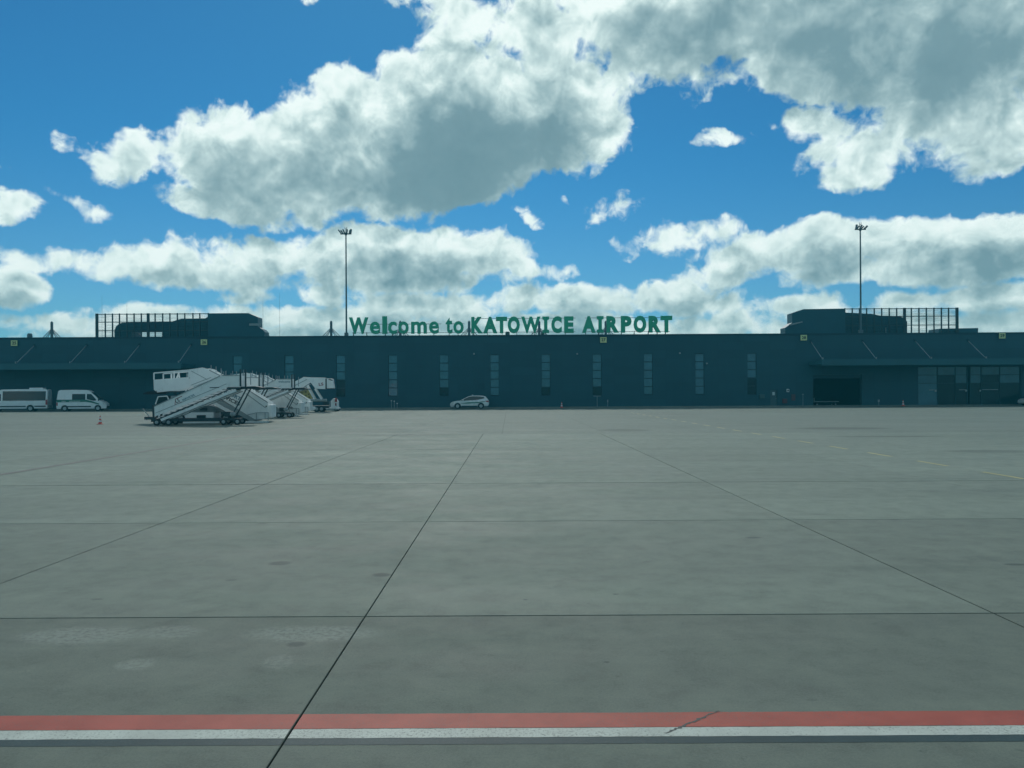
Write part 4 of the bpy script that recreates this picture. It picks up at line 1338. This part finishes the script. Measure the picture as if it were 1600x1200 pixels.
    MB().box(dx - 0.55, dx - 0.05, 0.3, W - 0.3, dz - 0.18, dz + 0.15).build('pump_box', STEEL_D, t, bevel=0.02)
    for px_ in (247.5, 265, 347, 368):
        xx = L(px_, 655)[0]
        for yy in (0.10, W - 0.10):
            castor(t, xx, yy, 0.21, 0.21)
    hx, hz = L(238, 651)
    MB().box(hx - 0.45, hx + 0.12, 0.35, 0.95, hz - 0.16, hz + 0.02).build('tow_hitch', STEEL_D, t, bevel=0.02)
    MB().bar((hx - 0.2, 0.6, hz), (hx - 0.62, 0.6, hz + 0.55), 0.05).build('tow_handle', STEEL, t)
    for px_, yy, m in ((242.3, -0.01, STEEL_D), (238.5, W - 0.05, WHITE)):
        a, c = L(px_, 632), L(px_ + 1, 653)
        MB().bar((a[0], yy + 0.03, a[1]), (c[0], yy + 0.03, c[1]), 0.10, 0.07).build('foot_post', m, t)
    for kind, txt, pa, wpx, hpx, m in marks:
        x, z = L(*pa)
        if kind == 'logo':
            sl = math.radians(25)
            word(txt, m, t, x, -0.012, z, wpx * s, hpx * s, sl, 0.01)
            # slanted frame round the two letters
            ux, uz = Vector((math.cos(sl), 0, math.sin(sl))), Vector((0.08, 0, 1.0)).normalized()
            o = Vector((x, -0.009, z)) - ux * 0.09 - uz * 0.07
            ww, hh = wpx * s + 0.2, hpx * s + 0.14
            fr = MB()
            P4 = [o, o + ux * ww, o + ux * ww + uz * hh, o + uz * hh]
            for i in (0, 2, 3):
                fr.bar(P4[i], P4[(i + 1) % 4], 0.035, 0.008)
            fr.build('logo_frame', INK_R, t)
        else:
            word(txt, m, t, x, -0.012, z, wpx * s, hpx * s, math.radians(25) if kind == 'slope' else 0.0, 0.01)
    return t


towed_stairs('nearest white towed stairs with a framed logo low on its side panel', gx(372, 49.0), 49.0,
             [('logo', 'LS', (277.2, 629.2), 6.0, 5.6, INK), ('slope', 'SERVICES', (286.5, 626.0), 20, 3.0, INK_T)])
towed_stairs('white towed stairs mostly hidden behind the nearest stair truck', gx(402, 56.6), 56.6, [])
towed_stairs('white towed stairs with the word welcome on its platform panel', gx(453.6, 63.0), 63.0,
             [('flat', 'welcome', (347.0, 592.6), 23, 4.0, INK_T)])


def stair_truck(label, x_foot, Y, marks, full=True):
    """Self-propelled stairs: platform over the cab at the left, flight falling to the right."""
    s = 53.0 / FPX
    t = thing('stair_truck', label, 'stair truck', (x_foot, Y, 0), 'self-propelled stair trucks', R(6))
    t.scale = (0.965, 1.0, 1.0)
    W = 1.9
    def L(px, py):
        return ((px - 418.5) * s, CAM_H + (613.0 - py - ROLL * (px - 797.0)) * s - 0.06)
    box = [L(241.5, 607.5), L(241, 592.2), L(295.0, 588.2), L(297.7, 603.2), L(283, 608), L(246, 612)]
    for y0, y1 in ((0.0, 0.05), (W - 0.05, W)):
        MB().prism(box, y0, y1).build('platform_panel', WHITE, t, bevel=0.012)
    for yy in (0.025, W - 0.025):
        for pa, pc in (((241.6, 592), (241.6, 582)), ((241.6, 582), (295.6, 577.4)), ((295.4, 577.4), (295.4, 589)), ((295.4, 577.4), (316, 574.2)), ((316, 574.2), (327, 577))):
            a, c = L(*pa), L(*pc)
            MB().bar((a[0], yy, a[1]), (c[0], yy, c[1]), 0.085, 0.05).build('rail_tube', WHITE, t)
    # control pulpit and folded gate inside the platform
    for pa, pc, w in (((265, 591), (265, 583), 0.10), ((269, 590.5), (269, 580), 0.07), ((273, 590.5), (276.5, 582), 0.10), ((276.5, 582), (277.5, 590), 0.07)):
        a, c = L(*pa), L(*pc)
        MB().bar((a[0], 0.5, a[1]), (c[0], 0.5, c[1]), w, 0.1).build('gate_leaf', WHITE, t)
    a = L(279, 581.5); c = L(294, 587)
    MB().box(a[0], c[0], W - 0.12, W - 0.06, c[1] - 0.1, a[1]).build('wind_screen', GREY_P, t)
    a = L(241, 610); c = L(297, 606)
    MB().box(a[0], c[0], 0.055, W - 0.055, a[1] - 0.10, a[1]).build('platform', STEEL_D, t)
    a = L(225, 613)
    MB().prism([(a[0], a[1] - 0.02), (a[0] + 0.3, a[1] + 0.10), (a[0] + 0.95, a[1] + 0.16), (a[0] + 0.95, a[1] - 0.08), (a[0], a[1] - 0.08)], 0.0, W).build('platform_lip', PLASTIC, t)
    # flight: balustrade panel, seam, stringer
    pan = [L(297.9, 603.0), L(296.2, 578.0), L(316, 575.0), L(327, 577.8), L(383.5, 606), L(418.5, 628), L(419, 652.5), L(397.5, 654), L(340.6, 619), L(312, 601.5)]
    for y0, y1 in ((0.0, 0.05), (W - 0.05, W)):
        MB().prism(pan, y0, y1).build('side_panel', WHITE, t, bevel=0.012)
    for pa, pc, w, m in (((299, 578.5), (324, 592.0), 0.035, GREY_P), ((299, 600.5), (330, 588.5), 0.035, GREY_P), ((303, 603), (333, 591.5), 0.035, GREY_P),
                         ((384, 613.5), (415, 636), 0.05, GREY_P), ((327, 577.2), (383.5, 605.4), 0.06, STEEL), ((383.5, 605.4), (418.5, 627.5), 0.06, STEEL)):
        a, c = L(*pa), L(*pc)
        MB().bar((a[0], -0.012, a[1]), (c[0], -0.012, c[1]), w, 0.02).build('seam', m, t)
    for yy in (-0.03, W + 0.03):
        a, c = L(331, 620), L(396, 656)
        MB().bar((a[0], yy, a[1]), (c[0], yy, c[1]), 0.26, 0.05).build('stringer', GREY_P, t)
        a, c = L(327, 624), L(360, 643)
        MB().bar((a[0], yy, a[1]), (c[0], yy, c[1]), 0.22, 0.05).build('lower_flight', WHITE, t)
    a, c = L(312, 606), L(412, 654)
    tread = MB().box(-0.15, 0.15, 0.06, W - 0.06, -0.02, 0.02).mesh('tread')
    tread.materials.append(STEEL)
    for k in range(14):
        f = (k + 0.5) / 14
        put('tread', tread, t, (a[0] + (c[0] - a[0]) * f, 0, a[1] + (c[1] - a[1]) * f))
    # guard frame at the foot
    for pa, pc in (((386, 647), (401, 643.5)), ((401, 643.5), (419.5, 643)), ((401, 643.5), (401, 653.5)), ((414.5, 643), (414.5, 653)), ((419.5, 643), (419.5, 655)), ((386, 647), (398, 654)), ((398, 654), (419.5, 653))):
        a, c = L(*pa), L(*pc)
        MB().bar((a[0], -0.10, a[1]), (c[0], -0.10, c[1]), 0.045).build('guard_rail', GREY_P, t)
    a = L(417, 629)
    MB().box(a[0] - 0.02, a[0] + 0.28, 0.1, W - 0.1, 0.35, a[1] - 0.1).build('foot_panel', WHITE, t, bevel=0.02)
    MB().lathe((a[0] - 0.05, -0.015, a[1] - 0.2), [(0.0, -0.01), (0.05, -0.008), (0.05, 0.02)], 10, 'y').build('lamp', PLASTIC, t)
    a, c = L(376, 658), L(419, 658)
    MB().box(a[0], c[0], -0.06, 0.02, a[1] - 0.06, a[1] + 0.08).build('skirt', WHITE, t)
    # handrail stanchions over the far balustrade
    for px_, tp in ((318, 568), (326, 570), (334, 573), (342, 577), (350, 581), (358, 585), (366, 589), (374, 593)):
        a = L(px_, tp)
        zb = L(px_, min(650, tp + 22))[1]
        MB().tube((a[0], W - 0.03, zb), (a[0], W - 0.03, a[1]), 0.028, n=6).build('stanchion', STEEL, t)
    # truck: cab, chassis, tanks, engine hood
    cab = [L(243, 651), L(243, 629), L(247, 618.2), L(262, 617.2), L(266, 627), L(267, 651)]
    co = MB().prism(cab, 0.10, W - 0.10).build('cab', PLASTIC, t, bevel=0.03)
    MB().prism([L(245.0, 629), L(248.3, 619.8), L(260.8, 618.9), L(263.5, 628)], 0.075, 0.099).build('cab_window', GLASS_V, co)
    for pa, pc in (((243.4, 630), (247.6, 618.4)), ((247.6, 618.4), (261.5, 617.4)), ((261.5, 617.4), (265.5, 627.5)), ((290, 607.5), (292, 614)), ((301, 606.5), (303, 611))):
        a, c = L(*pa), L(*pc)
        MB().bar((a[0], 0.06, a[1]), (c[0], 0.06, c[1]), 0.07, 0.05).build('cab_frame', WHITE, t)
    a, c = L(265.5, 617), L(275, 630)
    MB().box(a[0], c[0], 0.2, W - 0.2, c[1], a[1]).build('rear_cab_panel', GREY_P, t, bevel=0.03)
    a, c = L(277, 643), L(333, 652)
    MB().box(a[0], c[0], 0.04, W - 0.04, c[1], a[1]).build('tank_box', WHITE, t, bevel=0.02)
    a, c = L(307, 647), L(321, 652)
    MB().box(a[0], c[0], 0.012, 0.039, c[1], a[1]).build('locker_door', PLASTIC, t)
    hood = [L(288, 643), L(290, 636), L(300, 632.5), L(328, 632.2), L(335, 635), L(338, 643)]
    MB().prism(hood, 0.15, W - 0.15).build('engine_hood', mat('hood_grey', (0.12, 0.17, 0.18), 0.45, 0, 0.1, 2), t, bevel=0.03)
    a, c = L(311, 635.5), L(323, 640)
    MB().box(a[0], c[0], 0.12, 0.149, c[1], a[1]).build('grille', PLASTIC, t)
    a, c = L(236, 652.4), L(400, 656.5)
    MB().box(a[0], c[0], 0.12, W - 0.12, c[1], a[1]).build('chassis', STEEL_D, t)
    a, c = L(286, 657), L(342, 659.5)
    MB().box(a[0], c[0], -0.02, 0.04, c[1], a[1]).build('skirt', WHITE, t)
    for px_ in (258, 282, 352):
        for yy in (0.14, W - 0.14):
            castor(t, L(px_, 655)[0], yy, 0.34, 0.34, 0.22)
    # lift struts between chassis and platform
    for pa, pc in (((270, 650), (292, 608)), ((300, 643), (270, 612))):
        a, c = L(*pa), L(*pc)
        for yy in (0.35, W - 0.35):
            MB().bar((a[0], yy, a[1]), (c[0], yy, c[1]), 0.12, 0.08).build('lift_strut', STEEL_D, t)
    for txt, pa, wpx, hpx, m in marks:
        x, z = L(*pa)
        word(txt, m, t, x, -0.016, z, wpx * s, hpx * s, -math.radians(26), 0.02)
    return t


stair_truck('nearest stair truck lettered with airport services, its platform high at the left', gx(418.5, 53.0), 53.0,
            [('AIRPORT', (341.5, 608.6), 37, 5.4, INK_T), ('SERVICES', (337.5, 615.4), 40, 5.4, INK)])
stair_truck('stair truck with its foot showing under the welcome stairs', gx(466.5, 66.5), 66.5,
            [('LABS', (396.5, 640.5), 10.5, 4.4, INK)], False)
stair_truck('farthest stair truck, a strip of white panel right of the welcome stairs', gx(480.5, 73.0), 73.0, [], False)


# the far stairs with an enclosed platform, climbing to the right over a yellow ladder frame
def far_stairs():
    Y = 82.0
    s = Y / FPX
    x0 = gx(500, Y)
    t = thing('boarding_stairs', 'farthest boarding stairs with an enclosed platform above a yellow undercarriage', 'boarding stairs', (x0, Y, 0), None, R(9))
    W = 1.7
    def L(px, py):
        return ((px - 500) * s, CAM_H + (613.0 - py - ROLL * (px - 797.0)) * s)
    for y0, y1 in ((0.0, 0.05), (W - 0.05, W)):
        MB().prism([L(483.5, 594.5), L(478, 589.2), L(484, 589.6), L(508, 590.2), L(508, 608), L(493, 607.4)], y0, y1).build('platform_panel', WHITE, t, bevel=0.012)
        MB().prism([L(452, 616.5), L(452, 601.5), L(475.5, 589), L(477.8, 589.3), L(483.3, 594.6)], y0, y1).build('side_panel', WHITE, t, bevel=0.012)
    MB().prism([L(510.4, 607), L(510.4, 591.5), L(519.5, 592), L(521.5, 606.5)], 0.0, W).build('weather_hood', WHITE, t, bevel=0.03)
    MB().prism([L(508.2, 606.8), L(508.2, 591.5), L(510.3, 591.5), L(510.3, 606.8)], 0.1, W - 0.1).build('bellows', PLASTIC, t)
    MB().prism([L(513, 593.4), L(513, 592.3), L(518.8, 592.6), L(519.2, 595)], -0.02, -0.001).build('hood_window', PLASTIC, t)
    MB().prism([L(493, 607.6), L(493, 606.4), L(521, 606.6), L(521, 607.6)], 0.06, W - 0.06).build('platform', STEEL_D, t)
    for pa, pc, w, m in (((484, 596), (459, 612), 0.13, WHITE), ((483, 600), (462, 614.5), 0.10, GREY_P), ((459, 604), (480, 593), 0.06, GREY_P)):
        a, c = L(*pa), L(*pc)
        for yy in (-0.02, W + 0.02):
            MB().bar((a[0], yy, a[1]), (c[0], yy, c[1]), w, 0.05).build('stringer', m, t)
    for pa, pc in (((478, 599), (491.5, 624)), ((492.2, 607.6), (502, 624))):
        a, c = L(*pa), L(*pc)
        for yy in (0.0, W):
            MB().bar((a[0], yy, a[1]), (c[0], yy, c[1]), 0.14, 0.08).build('leg', WHITE, t)
    # yellow undercarriage with round holes
    yf = [L(468, 623.5), L(469, 612), L(477, 608.4), L(484, 608.6), L(488, 624)]
    MB().prism(yf, 0.35, 0.43).build('ladder_frame', YELLOW_P, t)
    for px_, py_ in ((472, 614), (472, 619), (478, 612.5), (478, 618), (478.5, 621.5), (482.5, 616), (483, 620.5)):
        a = L(px_, py_)
        MB().lathe((a[0], 0.335, a[1]), [(0.0, 0.0), (0.075, 0.002), (0.075, 0.014)], 10, 'y').build('lightening_hole', PLASTIC, t)
    a, c = L(479, 623), L(510, 628)
    MB().tube((a[0], 0.3, (a[1] + c[1]) / 2), (c[0], 0.3, (a[1] + c[1]) / 2), 0.16, n=12).build('torque_tube', GREY_P, t, smooth=40)
    a, c = L(470, 634), L(513, 637.5)
    MB().box(a[0], c[0], 0.1, W - 0.1, c[1], a[1]).build('chassis', STEEL_D, t)
    for px_ in (475, 494.5, 502):
        for yy in (0.12, W - 0.12):
            castor(t, L(px_, 0)[0], yy, 0.33, 0.33, 0.2)
    a = L(490.5, 637)
    MB().lathe((a[0], -0.05, 0.42), [(0.0, 0.0), (0.2, 0.01), (0.2, 0.08)], 14, 'y').build('wheel_cover', WHITE, t)
    me_x, me_z = L(499, 598.2)
    me_x, me_z = L(498.5, 603.0)
    word('LS', INK_R, t, me_x, -0.012, me_z, 7.0 * s, 4.6 * s, 0.12, 0.02)
    tread = MB().box(-0.15, 0.15, 0.06, W - 0.06, -0.02, 0.02).mesh('tread')
    tread.materials.append(STEEL)
    a, c = L(440, 622), L(484, 607)
    for k in range(10):
        f = (k + 0.5) / 10
        put('tread', tread, t, (a[0] + (c[0] - a[0]) * f, 0, a[1] + (c[1] - a[1]) * f))
    return t

far_stairs()

# small trolley with a white tank and hose reel right of the far stairs
Yt = 84.5
s = Yt / FPX
t = thing('service_trolley', 'low white trolley with a tank and hose reel beside the far stairs', 'trolley', (gx(514, Yt), Yt, 0))
def Lt(px, py):
    return ((px - 514) * s, CAM_H + (613.0 - py - ROLL * (px - 797.0)) * s)
a, c = Lt(500, 637.0), Lt(528, 639.6)
MB().box(a[0], c[0], 0.0, 1.2, c[1], a[1]).build('deck', WHITE, t, bevel=0.02)
MB().prism([Lt(516, 637), Lt(515.6, 627), Lt(520, 622.6), Lt(524, 623), Lt(526.6, 628), Lt(526.8, 637)], 0.2, 1.0).build('tank', WHITE, t, bevel=0.05)
MB().prism([Lt(522.5, 628), Lt(523.2, 621.6), Lt(526.2, 622), Lt(526.4, 628)], 0.12, 0.198).build('warning_board', REDLAMP, t)
MB().prism([Lt(523, 634), Lt(523, 630), Lt(525, 630), Lt(525, 634)], 0.15, 0.197).build('label_plate', INK_R, t)
a = Lt(507.6, 629.8)
MB().lathe((a[0], 0.15, a[1]), [(0.10, 0.0), (0.30, 0.0), (0.30, 0.06), (0.2, 0.08), (0.2, 0.5), (0.30, 0.52), (0.30, 0.58), (0.10, 0.58)], 18, 'y').build('hose_reel', STEEL_D, t, smooth=40)
MB().prism([Lt(502, 637), Lt(503, 630), Lt(506, 627.5), Lt(512, 627.5), Lt(513, 637)], 0.72, 0.9).build('engine_frame', GREY_P, t)
for px_ in (502.5, 524.5):
    for yy in (0.12, 1.08):
        castor(t, Lt(px_, 0)[0], yy, 0.20, 0.20, 0.14)
a, c = Lt(528, 638.5), Lt(533, 639.5)
MB().bar((a[0], 0.6, a[1]), (c[0], 0.6, 0.12), 0.06).build('tow_bar', STEEL, t)


# ------------------------------------------------------------------ cones, posts and boxes along the facade
def cone(label, px, Y, h):
    t = thing('traffic_cone', label, 'traffic cone', (gx(px, Y), Y, 0), 'traffic cones')
    k = h / 0.75
    MB().box(-0.20 * k, 0.20 * k, -0.20 * k, 0.20 * k, 0.0, 0.045 * k).build('base', RED_C, t, bevel=0.012)
    prof = [(0.145, 0.046), (0.118, 0.20), (0.094, 0.34), (0.072, 0.47), (0.052, 0.59), (0.028, 0.745)]
    for i in range(5):
        (r0, z0), (r1, z1) = prof[i], prof[i + 1]
        MB().lathe((0, 0, 0), [(r0 * k, z0 * k), (r1 * k, z1 * k - 0.0005)], 16).build('band', RED_C if i % 2 == 0 else WHITE_C, t, smooth=40)
    return t

cone('red and white cone on the open apron left of the stairs', 156.3, 51.5, 0.60)
cone('red and white cone at the facade right of the silver car', 877.5, 96.6, 0.76)
cone('red and white cone at the facade under the right canopy', 1411, 96.0, 0.80)

# bollards by the fourth window
for px, h, lab in ((611.5, 0.95, 'tallest slim pale post at the facade left of the silver car'), (616.0, 0.90, 'middle slim pale post at the facade left of the silver car'), (620.5, 0.62, 'short pale post of the trio left of the silver car')):
    t = thing('bollard', lab, 'bollard', (gx(px, 97.3), 97.3, 0), 'pale posts at the facade')
    MB().tube((0, 0, 0.03), (0, 0, h), 0.035, n=10).build('post', STEEL, t)
    MB().lathe((0, 0, 0), [(0.10, 0), (0.10, 0.03)], 12).build('foot', STEEL, t)
    MB().box(-0.07, 0.07, -0.05, 0.05, h, h + 0.10).build('cap', WHITE_C, t)

def stand(label, px, py_top, Y, head):
    t = thing('sign_post', label, 'post', (gx(px, Y), Y, 0.12 if Y > 97.9 else 0), 'posts at the facade')
    h = gz(py_top, Y, px) - t.location.z
    MB().tube((0, 0, 0.03), (0, 0, h - head[1]), 0.03, n=8).build('post', STEEL, t)
    MB().box(-head[0] / 2, head[0] / 2, -0.04, 0.04, h - head[1], h).build('head', STEEL, t)
    MB().box(-0.15, 0.15, -0.15, 0.15, 0, 0.03).build('foot', STEEL_D, t)
    return t

stand('thin post with a crossbar under the window below gate sign 27', 933, 618.5, 97.3, (0.9, 0.06))
stand('short pale post right of the window below gate sign 27', 949.5, 624.5, 97.3, (0.12, 0.35))
stand('slim post left of the dark baggage gate', 1254.5, 615.5, 97.3, (0.22, 0.10))
stand('short dark post right of the dark baggage gate', 1373, 624.5, 97.0, (0.20, 0.30))

# boxes and boards by the door
def cabinet(name, label, cat, px0, px1, py0, py1, m, depth=0.25):
    Y = YF - 0.004
    x0, x1 = gx(px0, Y), gx(px1, Y)
    z0, z1 = gz(py1, Y, px0), gz(py0, Y, px0)
    t = thing(name, label, cat, ((x0 + x1) / 2, Y, z0))
    w = (x1 - x0) / 2
    h = z1 - z0
    MB().box(-w, w, -depth, 0, 0, h).build('case', m, t, bevel=0.015)
    MB().box(-w + 0.05, w - 0.05, -depth - 0.012, -depth - 0.001, 0.05, h - 0.05).build('cover', m, t)
    return t

cabinet('meter_box', 'small grey wall box between the last window and the grey door', 'wall box', 1186, 1194, 616, 622.5, mat('box_grey', (0.05, 0.11, 0.125), 0.5))
cabinet('fire_cabinet', 'dark red cabinet standing low right of the grey door', 'cabinet', 1222, 1229, 623, 630.0, RED_B)
cabinet('warning_board', 'faded red board on the wall left of the slim post', 'board', 1236.5, 1242.5, 616, 626, mat('board_red', (0.11, 0.06, 0.07), 0.6, 0, 0.3, 6), 0.06)
t = cabinet('wall_sign', 'small white framed square sign above the red board', 'sign', 1229, 1233.2, 607.8, 612.6, WHITE_C, 0.05)
MB().box(-0.10, 0.10, -0.075, -0.063, 0.10, 0.30).build('face', INK, t)

# baggage dolly parked in the dark gate
Yd = YF + 1.6
t = thing('baggage_dolly', 'low flat baggage dolly parked in the dark baggage gate', 'dolly', (gx(1297, Yd), Yd, 0.012))
def Ld(px): return gx(px, Yd) - gx(1297, Yd)
MB().box(Ld(1273), Ld(1311), 0, 1.5, 0.52, 0.60).build('deck', GREY_P, t, bevel=0.01)
for px in (1277, 1306):
    for yy in (0.15, 1.35):
        castor(t, Ld(px), yy, 0.2, 0.2, 0.14)
    MB().box(Ld(px) - 0.06, Ld(px) + 0.06, 0.1, 1.4, 0.2, 0.519).build('axle', STEEL_D, t)
MB().bar((Ld(1273), 0.75, 0.5), (Ld(1265.5), 0.75, 0.14), 0.06).build('tow_bar', STEEL, t)
MB().box(Ld(1272.4), Ld(1273), 0.05, 1.45, 0.45, 1.05).build('end_rail', STEEL, t)


# ------------------------------------------------------------------ thin veil of air that lifts the far shade towards blue
def haze():
    m = bpy.data.materials.new('haze_air')
    m.use_nodes = True
    m.node_tree.nodes.clear()
    b = NT(m.node_tree)
    out = b.n('ShaderNodeOutputMaterial')
    v = b.n('ShaderNodeVolumePrincipled')
    v.inputs['Color'].default_value = (0.10, 0.80, 1.0, 1)
    v.inputs['Density'].default_value = HAZE
    v.inputs['Anisotropy'].default_value = 0.0
    b.link(v.outputs[0], out.inputs['Volume'])
    o = MB().box(-720, 720, -620, 820, -1.6, 32.0).build('haze', m)
    o['kind'] = 'stuff'
    o['label'] = 'thin bluish air over the apron'
    return o

HAZE = 0.00072
haze()
